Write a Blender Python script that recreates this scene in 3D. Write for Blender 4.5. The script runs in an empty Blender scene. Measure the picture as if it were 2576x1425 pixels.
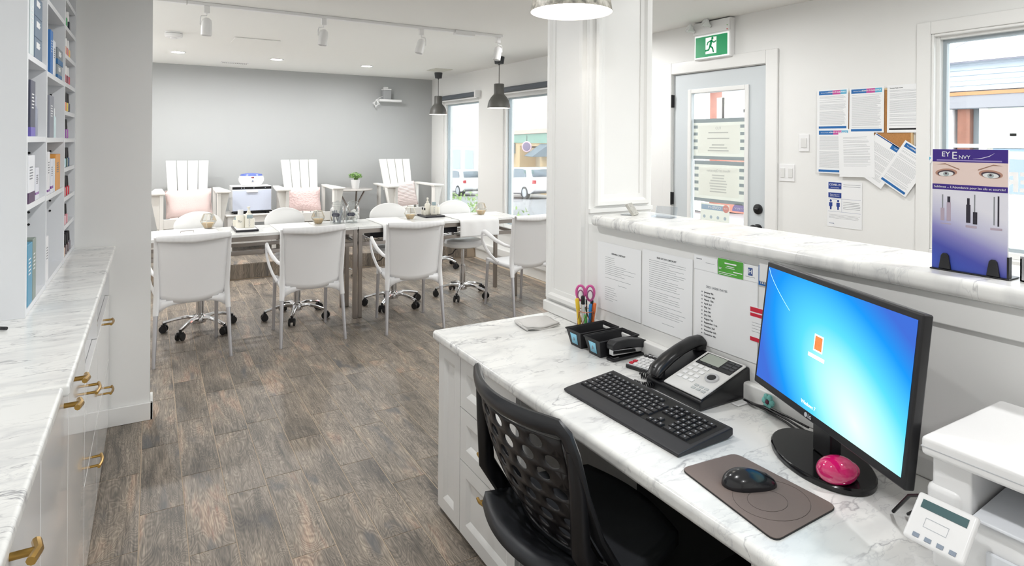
import bpy, bmesh, math, random
from mathutils import Vector, Matrix, Euler

rnd = random.Random(11)
R = math.radians
SC = bpy.context.scene
COL = SC.collection

# ------------------------------------------------------------------ camera
cam_d = bpy.data.cameras.new('camera')
cam = bpy.data.objects.new('camera', cam_d)
COL.objects.link(cam)
cam_d.sensor_fit = 'HORIZONTAL'
cam_d.sensor_width = 36.0
cam_d.lens = 36.0 * 1540.0 / 2576.0
cam_d.shift_y = -(712.5 - 357.0) / 2576.0
cam_d.clip_start = 0.02
cam_d.clip_end = 400
_th = math.atan(908 / 1540.0)
_ro = math.atan(0.008)
_F = Vector((math.sin(_th), math.cos(_th), 0))
_R0 = Vector((math.cos(_th), -math.sin(_th), 0))
_U0 = Vector((0, 0, 1))
_Rc = _R0 * math.cos(_ro) + _U0 * math.sin(_ro)
_Uc = _U0 * math.cos(_ro) - _R0 * math.sin(_ro)
cm = Matrix((( _Rc.x, _Uc.x, -_F.x, 0), (_Rc.y, _Uc.y, -_F.y, 0), (_Rc.z, _Uc.z, -_F.z, 1.52), (0, 0, 0, 1)))
cam.matrix_world = cm
SC.camera = cam

# ------------------------------------------------------------------ world, exposure
W = bpy.data.worlds.new('overcast_sky')
SC.world = W
W.use_nodes = True
_bg = W.node_tree.nodes['Background']
_bg.inputs['Color'].default_value = (0.93, 0.97, 1.0, 1)
_bg.inputs['Strength'].default_value = 3.1
SC.view_settings.view_transform = 'Standard'
SC.view_settings.look = 'None'
SC.view_settings.gamma = 1.0
SC.view_settings.use_curve_mapping = False
SC.view_settings.exposure = 0.77
POT = 200.0          # radiance of the recessed lamps in the reception
POTSALON = 330.0     # radiance of the recessed lamps and spotlights in the salon

# light transport limits keep the full size render short
SC.cycles.use_adaptive_sampling = True
SC.cycles.adaptive_threshold = 0.1
SC.cycles.caustics_reflective = False
SC.cycles.caustics_refractive = False
SC.cycles.max_bounces = 8
SC.cycles.diffuse_bounces = 4
SC.cycles.glossy_bounces = 3
SC.cycles.transmission_bounces = 4
SC.cycles.transparent_max_bounces = 10

# ------------------------------------------------------------------ materials
def lin(c):
    if isinstance(c, str):
        c = [int(c[i:i + 2], 16) / 255 for i in (0, 2, 4)]
    return tuple(x / 12.92 if x <= 0.04045 else ((x + 0.055) / 1.055) ** 2.4 for x in c) + (1,)
MATS = {}
def mat(name, col, rough=0.5, metal=0.0, emit=0.0, coat=0.0, bump=0.0, bscale=200.0, var=0.0, vscale=6.0, spec=0.5, trans=0.0, sss=0.0):
    if name in MATS:
        return MATS[name]
    m = bpy.data.materials.new(name)
    m.use_nodes = True
    nt = m.node_tree
    b = nt.nodes['Principled BSDF']
    c = lin(col)
    b.inputs['Base Color'].default_value = c
    b.inputs['Roughness'].default_value = rough
    b.inputs['Metallic'].default_value = metal
    b.inputs['Specular IOR Level'].default_value = spec
    b.inputs['Coat Weight'].default_value = coat
    b.inputs['Transmission Weight'].default_value = trans
    if emit:
        b.inputs['Emission Color'].default_value = c
        b.inputs['Emission Strength'].default_value = emit
        if emit < 2: m.cycles.emission_sampling = 'NONE'
    if var or bump:
        tc = nt.nodes.new('ShaderNodeTexCoord')
        if var:
            n = nt.nodes.new('ShaderNodeTexNoise')
            n.inputs['Scale'].default_value = vscale
            n.inputs['Detail'].default_value = 5
            nt.links.new(tc.outputs['Object'], n.inputs['Vector'])
            mx = nt.nodes.new('ShaderNodeMix'); mx.data_type = 'RGBA'
            mx.inputs['A'].default_value = tuple(x * (1 - var) for x in c[:3]) + (1,)
            mx.inputs['B'].default_value = tuple(min(1, x * (1 + var)) for x in c[:3]) + (1,)
            nt.links.new(n.outputs['Fac'], mx.inputs['Factor'])
            nt.links.new(mx.outputs['Result'], b.inputs['Base Color'])
        if bump:
            n2 = nt.nodes.new('ShaderNodeTexNoise')
            n2.inputs['Scale'].default_value = bscale
            n2.inputs['Detail'].default_value = 3
            nt.links.new(tc.outputs['Object'], n2.inputs['Vector'])
            bp = nt.nodes.new('ShaderNodeBump')
            bp.inputs['Strength'].default_value = bump
            bp.inputs['Distance'].default_value = 0.002
            nt.links.new(n2.outputs['Fac'], bp.inputs['Height'])
            nt.links.new(bp.outputs['Normal'], b.inputs['Normal'])
    MATS[name] = m
    return m

def nd(nt, t, **kw):
    n = nt.nodes.new(t)
    for k, v in kw.items():
        if k in n.inputs:
            n.inputs[k].default_value = v
        else:
            setattr(n, k, v)
    return n

def ramp(nt, stops, src):
    r = nt.nodes.new('ShaderNodeValToRGB')
    el = r.color_ramp.elements
    while len(el) < len(stops):
        el.new(0.5)
    for e, (p, c) in zip(el, stops):
        e.position = p
        e.color = lin(c) if isinstance(c, str) else (c, c, c, 1)
    nt.links.new(src, r.inputs['Fac'])
    return r.outputs['Color']

def marble(name, rot, scale, strength=1.0):
    m = bpy.data.materials.new(name); m.use_nodes = True
    nt = m.node_tree; b = nt.nodes['Principled BSDF']; L = nt.links
    tc = nd(nt, 'ShaderNodeTexCoord')
    mp = nd(nt, 'ShaderNodeMapping')
    mp.inputs['Rotation'].default_value = rot
    mp.inputs['Scale'].default_value = scale
    L.new(tc.outputs['Object'], mp.inputs['Vector'])
    def vein(sc, dist, width, seed):
        w = nd(nt, 'ShaderNodeTexNoise'); w.inputs['Scale'].default_value = sc * 1.7; w.inputs['Detail'].default_value = 6
        L.new(mp.outputs['Vector'], w.inputs['Vector'])
        a = nd(nt, 'ShaderNodeMix', data_type='VECTOR', factor_mode='UNIFORM') if False else None
        va = nd(nt, 'ShaderNodeVectorMath', operation='MULTIPLY_ADD')
        va.inputs[1].default_value = (dist, dist, dist)
        L.new(w.outputs['Color'], va.inputs[0]); L.new(mp.outputs['Vector'], va.inputs[2])
        n = nd(nt, 'ShaderNodeTexNoise'); n.inputs['Scale'].default_value = sc; n.inputs['Detail'].default_value = 3; n.inputs['Roughness'].default_value = 0.55
        v2 = nd(nt, 'ShaderNodeVectorMath', operation='ADD'); v2.inputs[1].default_value = (seed, seed * 1.7, seed * .3)
        L.new(va.outputs[0], v2.inputs[0]); L.new(v2.outputs[0], n.inputs['Vector'])
        s = nd(nt, 'ShaderNodeMath', operation='SUBTRACT'); s.inputs[1].default_value = 0.5
        L.new(n.outputs['Fac'], s.inputs[0])
        ab = nd(nt, 'ShaderNodeMath', operation='ABSOLUTE'); L.new(s.outputs[0], ab.inputs[0])
        mr = nd(nt, 'ShaderNodeMapRange'); mr.inputs['From Min'].default_value = 0; mr.inputs['From Max'].default_value = width
        mr.inputs['To Min'].default_value = 1; mr.inputs['To Max'].default_value = 0
        L.new(ab.outputs[0], mr.inputs['Value'])
        pw = nd(nt, 'ShaderNodeMath', operation='POWER'); pw.inputs[1].default_value = 1.6
        L.new(mr.outputs[0], pw.inputs[0])
        return pw.outputs[0]
    v1 = vein(2.6, 0.35, 0.022, 3.1)
    v2 = vein(6.0, 0.22, 0.030, 9.4)
    v3 = vein(1.3, 0.5, 0.10, 5.0)
    # mask so that veins fade in and out
    mk = nd(nt, 'ShaderNodeTexNoise'); mk.inputs['Scale'].default_value = 3.2; mk.inputs['Detail'].default_value = 2
    L.new(mp.outputs['Vector'], mk.inputs['Vector'])
    mr = nd(nt, 'ShaderNodeMapRange'); mr.inputs['From Min'].default_value = 0.38; mr.inputs['From Max'].default_value = 0.62
    L.new(mk.outputs['Fac'], mr.inputs['Value'])
    def mul(a, k):
        x = nd(nt, 'ShaderNodeMath', operation='MULTIPLY'); L.new(a, x.inputs[0])
        if isinstance(k, float): x.inputs[1].default_value = k
        else: L.new(k, x.inputs[1])
        return x.outputs[0]
    def mixc(base, c, f):
        x = nd(nt, 'ShaderNodeMix', data_type='RGBA')
        if isinstance(base, tuple): x.inputs['A'].default_value = base
        else: L.new(base, x.inputs['A'])
        x.inputs['B'].default_value = c; L.new(f, x.inputs['Factor'])
        return x.outputs['Result']
    c = mixc(lin('f2f2ef'), lin('c9cacb'), mul(v3, 0.55 * strength))
    c = mixc(c, lin('a9abb0'), mul(mul(v2, mr.outputs[0]), 0.50 * strength))
    c = mixc(c, lin('75747c'), mul(mul(v1, mr.outputs[0]), 0.75 * strength))
    L.new(c, b.inputs['Base Color'])
    b.inputs['Roughness'].default_value = 0.22
    MATS[name] = m
    return m

def wood_floor():
    m = bpy.data.materials.new('wood_tile'); m.use_nodes = True
    nt = m.node_tree; b = nt.nodes['Principled BSDF']; L = nt.links
    tc = nd(nt, 'ShaderNodeTexCoord'); oi = nd(nt, 'ShaderNodeObjectInfo')
    sc = nd(nt, 'ShaderNodeVectorMath', operation='SCALE'); sc.inputs['Scale'].default_value = 1.0
    cmb = nd(nt, 'ShaderNodeCombineXYZ')
    k = nd(nt, 'ShaderNodeMath', operation='MULTIPLY'); k.inputs[1].default_value = 37.0
    L.new(oi.outputs['Random'], k.inputs[0])
    L.new(k.outputs[0], cmb.inputs[0]); L.new(k.outputs[0], cmb.inputs[1]); L.new(k.outputs[0], cmb.inputs[2])
    ad = nd(nt, 'ShaderNodeVectorMath', operation='ADD')
    L.new(tc.outputs['Object'], ad.inputs[0]); L.new(cmb.outputs[0], ad.inputs[1])
    def noise(scale, nscale, detail, dist=0.0, rough=.55):
        mp = nd(nt, 'ShaderNodeMapping'); mp.inputs['Scale'].default_value = scale
        L.new(ad.outputs[0], mp.inputs['Vector'])
        n = nd(nt, 'ShaderNodeTexNoise'); n.inputs['Scale'].default_value = nscale; n.inputs['Detail'].default_value = detail
        n.inputs['Distortion'].default_value = dist; n.inputs['Roughness'].default_value = rough
        L.new(mp.outputs[0], n.inputs['Vector'])
        return n.outputs['Fac']
    big = noise((8, 2.2, 1), 1.0, 3, 0.6)
    c1 = ramp(nt, [(0.25, '6c655e'), (0.40, '9a8f82'), (0.54, 'b3a596'), (0.70, 'cdbea8')], big)
    ring = noise((7, 1.6, 1), 1.3, 2, 1.6)
    wv = nd(nt, 'ShaderNodeMath', operation='MULTIPLY'); wv.inputs[1].default_value = 44.0
    L.new(ring, wv.inputs[0])
    fr = nd(nt, 'ShaderNodeMath', operation='PINGPONG'); fr.inputs[1].default_value = 1.0
    L.new(wv.outputs[0], fr.inputs[0])
    fine = noise((150, 7, 1), 1.0, 6, 0.3, .75)
    mx = nd(nt, 'ShaderNodeMix', data_type='RGBA', blend_type='OVERLAY'); mx.inputs['Factor'].default_value = 0.85
    g = ramp(nt, [(0.30, '4a4a4a'), (0.70, 'cccccc')], fine)
    L.new(c1, mx.inputs['A']); L.new(g, mx.inputs['B'])
    mx2 = nd(nt, 'ShaderNodeMix', data_type='RGBA', blend_type='OVERLAY'); mx2.inputs['Factor'].default_value = 0.55
    g2 = ramp(nt, [(0.0, '545454'), (0.5, '909090'), (1.0, 'bebebe')], fr.outputs[0])
    L.new(mx.outputs['Result'], mx2.inputs['A']); L.new(g2, mx2.inputs['B'])
    # dark knots
    kn = noise((10, 3, 1), 1.1, 2, 0.3)
    kr = ramp(nt, [(0.62, 0.0), (0.74, 1.0)], kn)
    mx3 = nd(nt, 'ShaderNodeMix', data_type='RGBA'); mx3.inputs['B'].default_value = lin('55575b')
    kk = nd(nt, 'ShaderNodeMath', operation='MULTIPLY'); kk.inputs[1].default_value = 0.75
    L.new(kr, kk.inputs[0]); L.new(kk.outputs[0], mx3.inputs['Factor'])
    L.new(mx2.outputs['Result'], mx3.inputs['A'])
    L.new(mx3.outputs['Result'], b.inputs['Base Color'])
    b.inputs['Roughness'].default_value = 0.42
    b.inputs['Specular IOR Level'].default_value = 0.5
    b.inputs['Coat Weight'].default_value = 0.08
    b.inputs['Coat Roughness'].default_value = 0.3
    bp = nd(nt, 'ShaderNodeBump'); bp.inputs['Strength'].default_value = 0.12; bp.inputs['Distance'].default_value = 0.002
    L.new(fine, bp.inputs['Height']); L.new(bp.outputs[0], b.inputs['Normal'])
    MATS['wood_tile'] = m
    return m

def paper_mat(name, col):
    m = bpy.data.materials.new(name); m.use_nodes = True
    nt = m.node_tree; nt.nodes.clear(); L = nt.links
    o = nd(nt, 'ShaderNodeOutputMaterial'); d = nd(nt, 'ShaderNodeBsdfDiffuse'); t = nd(nt, 'ShaderNodeBsdfTranslucent'); x = nd(nt, 'ShaderNodeMixShader')
    d.inputs['Color'].default_value = lin(col); t.inputs['Color'].default_value = lin(col); x.inputs[0].default_value = .5
    L.new(d.outputs[0], x.inputs[1]); L.new(t.outputs[0], x.inputs[2]); L.new(x.outputs[0], o.inputs[0])
    MATS[name] = m
    return m

def glass_mat(name, tint=(0.97, 0.985, 0.98), refl=0.06):
    m = bpy.data.materials.new(name); m.use_nodes = True
    nt = m.node_tree; nt.nodes.clear(); L = nt.links
    o = nd(nt, 'ShaderNodeOutputMaterial'); t = nd(nt, 'ShaderNodeBsdfTransparent'); g = nd(nt, 'ShaderNodeBsdfGlossy')
    t.inputs['Color'].default_value = tint + (1,)
    g.inputs['Roughness'].default_value = 0.02
    x = nd(nt, 'ShaderNodeMixShader'); lw = nd(nt, 'ShaderNodeLayerWeight'); lw.inputs['Blend'].default_value = 0.25
    mm = nd(nt, 'ShaderNodeMath', operation='MULTIPLY_ADD'); mm.inputs[1].default_value = 0.6; mm.inputs[2].default_value = refl * .4
    L.new(lw.outputs['Fresnel'], mm.inputs[0]); L.new(mm.outputs[0], x.inputs[0])
    L.new(t.outputs[0], x.inputs[1]); L.new(g.outputs[0], x.inputs[2]); L.new(x.outputs[0], o.inputs[0])
    MATS[name] = m
    return m

WHITE = mat('wall_paint', 'f1f1ef', 0.75)
CEIL = mat('ceiling_paint', 'f7f7f4', 0.85)
GREY = mat('grey_wall_paint', 'b9bbbb', 0.7)
TRIM = mat('trim_paint', 'f1f1ef', 0.35)
LACQ = mat('white_lacquer', 'f0f0f0', 0.09, coat=.3)
CABW = mat('cabinet_paint', 'eeeeec', 0.32)
SHELFW = mat('shelf_melamine', 'ebedf0', 0.45)
BRASS = mat('brass', 'b28f4e', 0.28, 1.0)
CHROME = mat('chrome', 'd8d8da', 0.08, 1.0)
STEEL = mat('brushed_steel', 'a39c96', 0.33, 1.0)
ALU = mat('aluminium_tube', 'cfcfd4', 0.35, .85)
BLACK = mat('black_plastic', '17171a', 0.32)
BLACKM = mat('matte_black', '1b1b1d', 0.6)
PLAST = mat('white_plastic', 'f3f3f3', 0.3)
CHAIRW = mat('chair_plastic', 'f2f2f3', 0.4)
VINYL = mat('white_vinyl', 'f4f4f3', 0.35)
WOODW = mat('white_painted_wood', 'eceae6', 0.45)
PAPER = mat('paper', 'f4f5f6', 0.7)
INK = mat('ink_grey', '8b8d92', 0.8)
INKD = mat('ink_dark', '3a3c42', 0.8)
INKL = mat('ink_pale', 'c3c5c9', 0.8)
NAVY = mat('print_navy', '1c4f93', 0.6)
BLUEP = mat('print_blue', '1f6bb0', 0.6)
CYANP = mat('print_cyan', '5fb3d6', 0.6)
PINKP = mat('print_magenta', 'c74b9a', 0.6)
PURPLE = mat('print_purple', '3b1f86', 0.45)
RED = mat('print_red', 'd0213b', 0.55)
GLASS = glass_mat('window_glass')
CLEAR = glass_mat('clear_acrylic', (0.93, 0.95, 0.97), 0.2)
JARG = glass_mat('jar_glass', (0.95, 0.97, 0.97), 0.3)
DARKLAMP = mat('charcoal_metal', '5a5955', 0.45)
RUBBER = mat('black_rubber', '1a1a1c', 0.55)
DESKM = marble('marble_desk', (0, 0, R(-25)), (1.1, 2.6, 2.0), .8)
COUNTM = marble('marble_counter', (0, 0, R(35)), (1.2, 4.2, 1.2), .8)
LEFTM = marble('marble_left', (0, 0, R(12)), (1.6, 5.0, 1.2), .9)
TABM = marble('marble_table', (0, 0, R(30)), (1.6, 1.6, 1.6), .5)
WOODF = wood_floor()
POTM = mat('lamp_glow', 'ffffff', 0.5, emit=POT)
POTS = mat('lamp_glow_salon', 'ffffff', 0.5, emit=POTSALON)

# ------------------------------------------------------------------ mesh builder
class MB:
    def __init__(s):
        s.v = []; s.f = []; s.merge = False
    def add(s, vs, fs, M=None):
        # coincident corners are welded inside one piece only, so touching pieces stay separate shells
        idx = []; seen = {}
        for p in vs:
            p = Vector(p)
            p = M @ p if M else p
            k = (round(p.x, 6), round(p.y, 6), round(p.z, 6))
            if k not in seen:
                seen[k] = len(s.v); s.v.append(p)
            idx.append(seen[k])
        for q in fs:
            g = []
            for i in q:
                if not g or idx[i] != g[-1]: g.append(idx[i])
            if len(g) > 1 and g[0] == g[-1]: g.pop()
            if len(g) > 2 and len(set(g)) == len(g): s.f.append(tuple(g))
        return s
    def box(s, x0, y0, z0, x1, y1, z1, M=None):
        vs = [(x0, y0, z0), (x1, y0, z0), (x1, y1, z0), (x0, y1, z0), (x0, y0, z1), (x1, y0, z1), (x1, y1, z1), (x0, y1, z1)]
        fs = [(0, 3, 2, 1), (4, 5, 6, 7), (0, 1, 5, 4), (1, 2, 6, 5), (2, 3, 7, 6), (3, 0, 4, 7)]
        return s.add(vs, fs, M)
    def cyl(s, p0, p1, r0, r1=None, n=12, cap=True):
        if r1 is None: r1 = r0
        p0 = Vector(p0); p1 = Vector(p1); d = (p1 - p0).normalized()
        a = d.orthogonal().normalized(); b = d.cross(a)
        vs = []
        for p, r in ((p0, r0), (p1, r1)):
            for i in range(n):
                t = 2 * math.pi * i / n
                vs.append(p + a * math.cos(t) * r + b * math.sin(t) * r)
        fs = [(i, (i + 1) % n, n + (i + 1) % n, n + i) for i in range(n)]
        if cap: fs += [tuple(reversed(range(n))), tuple(range(n, 2 * n))]
        return s.add(vs, fs)
    def tube(s, pts, r, n=8, closed=False, up=None, ry=None, cap=True):
        pts = [Vector(p) for p in pts]; m = len(pts)
        rs = r if isinstance(r, (list, tuple)) else [r] * m
        rys = rs if ry is None else (ry if isinstance(ry, (list, tuple)) else [ry] * m)
        vs = []; prev = None
        for i, p in enumerate(pts):
            if closed: t = pts[(i + 1) % m] - pts[i - 1]
            else: t = pts[min(i + 1, m - 1)] - pts[max(i - 1, 0)]
            t.normalize()
            if up is not None: a = Vector(up) - t * t.dot(Vector(up))
            elif prev is None: a = t.orthogonal()
            else: a = prev - t * t.dot(prev)
            if a.length < 1e-5: a = t.orthogonal()
            a.normalize(); prev = a; b = t.cross(a)
            for k in range(n):
                q = 2 * math.pi * k / n
                vs.append(p + a * math.cos(q) * rys[i] + b * math.sin(q) * rs[i])
        fs = []
        for i in range(m if closed else m - 1):
            j = (i + 1) % m
            for k in range(n):
                l = (k + 1) % n
                fs.append((i * n + k, i * n + l, j * n + l, j * n + k))
        if not closed and cap: fs += [tuple(reversed(range(n))), tuple(range((m - 1) * n, m * n))]
        return s.add(vs, fs)
    def lathe(s, prof, n=20, c=(0, 0, 0), M=None, cap0=False, cap1=False):
        vs = []; m = len(prof)
        for r, z in prof:
            for k in range(n):
                t = 2 * math.pi * k / n
                vs.append((c[0] + r * math.cos(t), c[1] + r * math.sin(t), c[2] + z))
        fs = [(i * n + k, i * n + (k + 1) % n, (i + 1) * n + (k + 1) % n, (i + 1) * n + k) for i in range(m - 1) for k in range(n)]
        if cap0: fs.append(tuple(reversed(range(n))))
        if cap1: fs.append(tuple(range((m - 1) * n, m * n)))
        return s.add(vs, fs, M)
    def prism(s, pts, h0, h1, M=None):
        n = len(pts)
        vs = [(x, y, h0) for x, y in pts] + [(x, y, h1) for x, y in pts]
        fs = [tuple(reversed(range(n))), tuple(range(n, 2 * n))] + [(i, (i + 1) % n, n + (i + 1) % n, n + i) for i in range(n)]
        return s.add(vs, fs, M)
    def grid(s, nu, nv, fn, M=None, wrap=False):
        vs = [fn(i / nu, j / nv) for j in range(nv + 1) for i in range(nu + 1)]
        fs = [(j * (nu + 1) + i, j * (nu + 1) + i + 1, (j + 1) * (nu + 1) + i + 1, (j + 1) * (nu + 1) + i) for j in range(nv) for i in range(nu)]
        return s.add(vs, fs, M)
    def ell(s, c, rx, ry, rz, nu=16, nv=10, M=None):
        prof = []
        vs = []
        for j in range(nv + 1):
            ph = math.pi * j / nv
            for i in range(nu):
                t = 2 * math.pi * i / nu
                vs.append((c[0] + rx * math.sin(ph) * math.cos(t), c[1] + ry * math.sin(ph) * math.sin(t), c[2] - rz * math.cos(ph)))
        fs = [(j * nu + i, j * nu + (i + 1) % nu, (j + 1) * nu + (i + 1) % nu, (j + 1) * nu + i) for j in range(nv) for i in range(nu)]
        return s.add(vs, fs, M)
    def quad(s, x, y, w, h, z=0.0):
        return s.add([(x, y, z), (x + w, y, z), (x + w, y + h, z), (x, y + h, z)], [(0, 1, 2, 3)])
    def poly(s, pts, z=0.0):
        return s.add([(x, y, z) for x, y in pts], [tuple(range(len(pts)))])
    def mesh(s, name, smooth=True, ang=38):
        me = bpy.data.meshes.new(name)
        me.from_pydata([tuple(p) for p in s.v], [], s.f)
        bm = bmesh.new(); bm.from_mesh(me)
        if s.merge: bmesh.ops.remove_doubles(bm, verts=bm.verts, dist=1e-5)
        bmesh.ops.recalc_face_normals(bm, faces=bm.faces)
        bm.to_mesh(me); bm.free()
        if smooth:
            for p in me.polygons: p.use_smooth = True
            me.set_sharp_from_angle(angle=R(ang))
        return me

def obj(name, mb, m, parent=None, smooth=True, bevel=0.0, seg=2, solid=0.0, sub=0, loc=None, rot=None, label=None, ang=38, offs=-1.0):
    me = mb if isinstance(mb, bpy.types.Mesh) else mb.mesh(name, smooth and not bevel, ang)
    if bevel and not isinstance(mb, bpy.types.Mesh):
        for p in me.polygons: p.use_smooth = True
    if m is not None and not me.materials: me.materials.append(m)
    o = bpy.data.objects.new(name, me)
    COL.objects.link(o)
    if parent: o.parent = parent
    if loc: o.location = loc
    if rot: o.rotation_euler = rot
    if solid:
        d = o.modifiers.new('solid', 'SOLIDIFY'); d.thickness = solid; d.offset = offs
    if bevel:
        d = o.modifiers.new('bevel', 'BEVEL'); d.width = bevel; d.segments = seg; d.limit_method = 'ANGLE'; d.angle_limit = R(35)
        w = o.modifiers.new('wn', 'WEIGHTED_NORMAL')
    if sub:
        d = o.modifiers.new('sub', 'SUBSURF'); d.levels = sub; d.render_levels = sub
    if label: o['label'] = label
    return o

def tag(o, label, cat, group=None, kind=None):
    o['label'] = label; o['category'] = cat
    if group: o['group'] = group
    if kind: o['kind'] = kind
    return o

def thing(name, label, cat, loc=(0, 0, 0), rotz=0.0, group=None, rot=None):
    o = bpy.data.objects.new(name, None); COL.objects.link(o)
    o.empty_display_size = 0.05
    o.location = loc
    o.rotation_euler = rot if rot else (0, 0, rotz)
    return tag(o, label, cat, group)

def struct(name, mb, m, parent=None, **kw):
    o = obj(name, mb, m, parent, **kw)
    if parent is None: o['kind'] = 'structure'
    return o

def sgroup(name):
    o = bpy.data.objects.new(name, None); COL.objects.link(o); o['kind'] = 'structure'
    return o

def dup(root, loc, rotz, label=None, scale=None):
    r = root.copy(); COL.objects.link(r); r.location = loc; r.rotation_euler = (0, 0, rotz)
    if label: r['label'] = label
    if scale: r.scale = scale
    for ch in list(root.children):
        c = ch.copy(); COL.objects.link(c); c.parent = r
        for g in list(ch.children):
            d = g.copy(); COL.objects.link(d); d.parent = c
    return r

def text(name, body, size, loc, m, parent, rot=(0, 0, 0), align='CENTER', mirror=False, sx=1.0, bold=0.0):
    cu = bpy.data.curves.new(name, 'FONT')
    cu.body = body; cu.size = size; cu.align_x = align; cu.align_y = 'CENTER'
    cu.offset = bold
    cu.extrude = 0.0002
    cu.materials.append(m)
    tmp = bpy.data.objects.new('tmp_text', cu); COL.objects.link(tmp)
    bpy.context.view_layer.update()
    me = bpy.data.meshes.new_from_object(tmp.evaluated_get(bpy.context.evaluated_depsgraph_get()))
    me.name = name
    bpy.data.objects.remove(tmp); bpy.data.curves.remove(cu)
    if not me.materials: me.materials.append(m)
    o = bpy.data.objects.new(name, me); COL.objects.link(o)
    o.parent = parent; o.location = loc; o.rotation_euler = rot
    o.scale = (-sx if mirror else sx, 1, 1)
    return o
WALLROT = (R(90), 0, R(-90))      # local x = viewer's right, y = up, z = out of a wall that faces -X
# ================================================================== THE ROOM
XW = 3.71; YB = 8.72; ZC = 2.46; XL = -0.75; YF = -2.4
PY0 = 7.2; PZ = 0.17

def proj(p):
    d = Vector(p) - Vector((0, 0, 1.52))
    w = d.dot(_F)
    if w < 0.05: return None
    return (1288 + 1540 * d.dot(_Rc) / w, 357 - 1540 * d.dot(_Uc) / w, w)

floor = struct('floor', MB().box(XL, YF, -0.12, XW + .2, YB, -0.0015), mat('grout', 'c2b19c', 0.8))
plank_me = MB().box(-0.0780, -0.3030, -0.008, 0.0780, 0.3030, 0.0).mesh('plank', False)
plank_me.materials.append(WOODF)
_far = MB(); _cand = []
for i in range(-5, 24):
    xc = -0.03 + 0.16 * i + 0.08
    if xc - .08 < XL or xc + .08 > XW + .06: continue
    off = 3.49 - 0.37 * i + (0.11 if i % 4 == 2 else 0) - (0.07 if i % 5 == 3 else 0)
    k0 = math.floor((YF - off) / 0.61)
    for k in range(k0, k0 + 18):
        yc = off + 0.61 * (k + .5)
        if yc < YF + .3 or yc - .305 > PY0 - .03: continue
        if yc + .305 > PY0:
            y_a, y_b = yc - .3035, PY0 + .004
            cm_ = MB().box(-.0785, -(y_b - y_a) / 2, -.008, .0785, (y_b - y_a) / 2, 0).mesh('plank', False); cm_.materials.append(WOODF)
            if xc > -.05: obj('plank', cm_, None, floor, loc=(xc, (y_a + y_b) / 2, 0))
            continue
        q = proj((xc, yc, 0)); vis = q and -150 < q[0] < 2700 and q[1] < 1600 and not (xc > 1.1 and yc < 2.3) and not (xc < -.25 and yc < 3.9) and not (xc < -.05 and yc > 3.9)
        if vis: _cand.append((q[2], xc, yc))
        else: _far.box(xc - .0785, yc - .3035, -.008, xc + .0785, yc + .3035, 0)
_cand.sort()
for w, xc, yc in _cand[:275]:
    obj('plank', plank_me, None, floor, loc=(xc, yc, 0))
for w, xc, yc in _cand[275:]:
    _far.box(xc - .0785, yc - .3035, -.008, xc + .0785, yc + .3035, 0)
_o = obj('plank_field', _far, WOODF, floor, smooth=False); _o['kind'] = 'stuff'

# raised platform with the pedicure seats
plat = struct('platform', MB().box(XL, PY0 + .008, 0.0, XW - .005, YB, PZ - 0.0015), MATS['grout'])
ptop = MB().box(-0.0785, -0.3035, -0.006, 0.0785, 0.3035, 0.0).mesh('plank', False); ptop.materials.append(WOODF)
for i in range(-1, 23):
    xc = 0.05 + 0.16 * i
    for k in range(2):
        yc = PY0 + .31 + .61 * k + (0.0 if i % 2 else 0.0)
        obj('plank', ptop, None, plat, loc=(xc, yc, PZ))
pris = MB().box(-0.30, -0.008, -0.076, 0.30, 0.0, 0.076).mesh('riser_tile', False); pris.materials.append(WOODF)
for i in range(6):
    obj('riser_tile', pris, None, plat, loc=(0.25 + .605 * i, PY0 + .008, 0.088))

wb = struct('wall_back', MB().box(XL - .1, YB, -.1, XW + .2, YB + .15, ZC + .1), GREY)
wl = struct('wall_left', MB().box(XL - .15, YF, -.1, XL, YB, ZC + .1), WHITE)
wf = struct('wall_front', MB().box(XL - .15, YF - .15, -.1, XW + .2, YF, ZC + .1), WHITE)
ce = struct('ceiling', MB().box(XL - .15, YF - .15, ZC, XW + .2, YB + .15, ZC + .12), CEIL)

# partition beside the display shelves, with its baseboard
wp = struct('wall_partition', MB().box(XL, 3.854, 0, 0.004, 3.98, ZC), WHITE)
struct('baseboard_partition', MB().box(-.19, 3.838, 0, 0.018, 3.853, 0.095).box(0.0045, 3.838, 0, 0.018, 3.995, 0.095), TRIM, bevel=.003)

# right wall with openings: (y0,y1,z0,z1)
OPEN = [(7.16, 8.30, .47, 2.10), (5.15, 6.52, .47, 2.10), (2.785, 3.683, 0.0, 2.08), (0.25, 1.735, .95, 2.13)]
m = MB(); T = 0.16
ys = sorted({YF, YB} | {a for o in OPEN for a in o[:2]})
for a, b in zip(ys[:-1], ys[1:]):
    op = [o for o in OPEN if abs(o[0] - a) < 1e-6]
    if not op: m.box(XW, a, -.1, XW + T, b, ZC + .05)
    else:
        o = op[0]
        m.box(XW, a, o[3], XW + T, b, ZC + .05)
        if o[2] > 0: m.box(XW, a, -.1, XW + T, b, o[2])
        else: m.box(XW, a, -.1, XW + T, b, 0)
struct('wall_right', m, WHITE)
struct('baseboard_right', MB().box(XW - .016, 3.78, 0, XW - .0005, PY0 - .002, .11).box(XW - .05, 3.9, .13, XW - .0005, PY0 - .01, .21).box(XW - .04, 3.9, .115, XW - .0005, PY0 - .01, .128), TRIM, bevel=.004)
struct('baseboard_back', MB().box(XL, YB - .014, PZ, XW, YB - .0005, PZ + .09), TRIM, bevel=.003)

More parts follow.
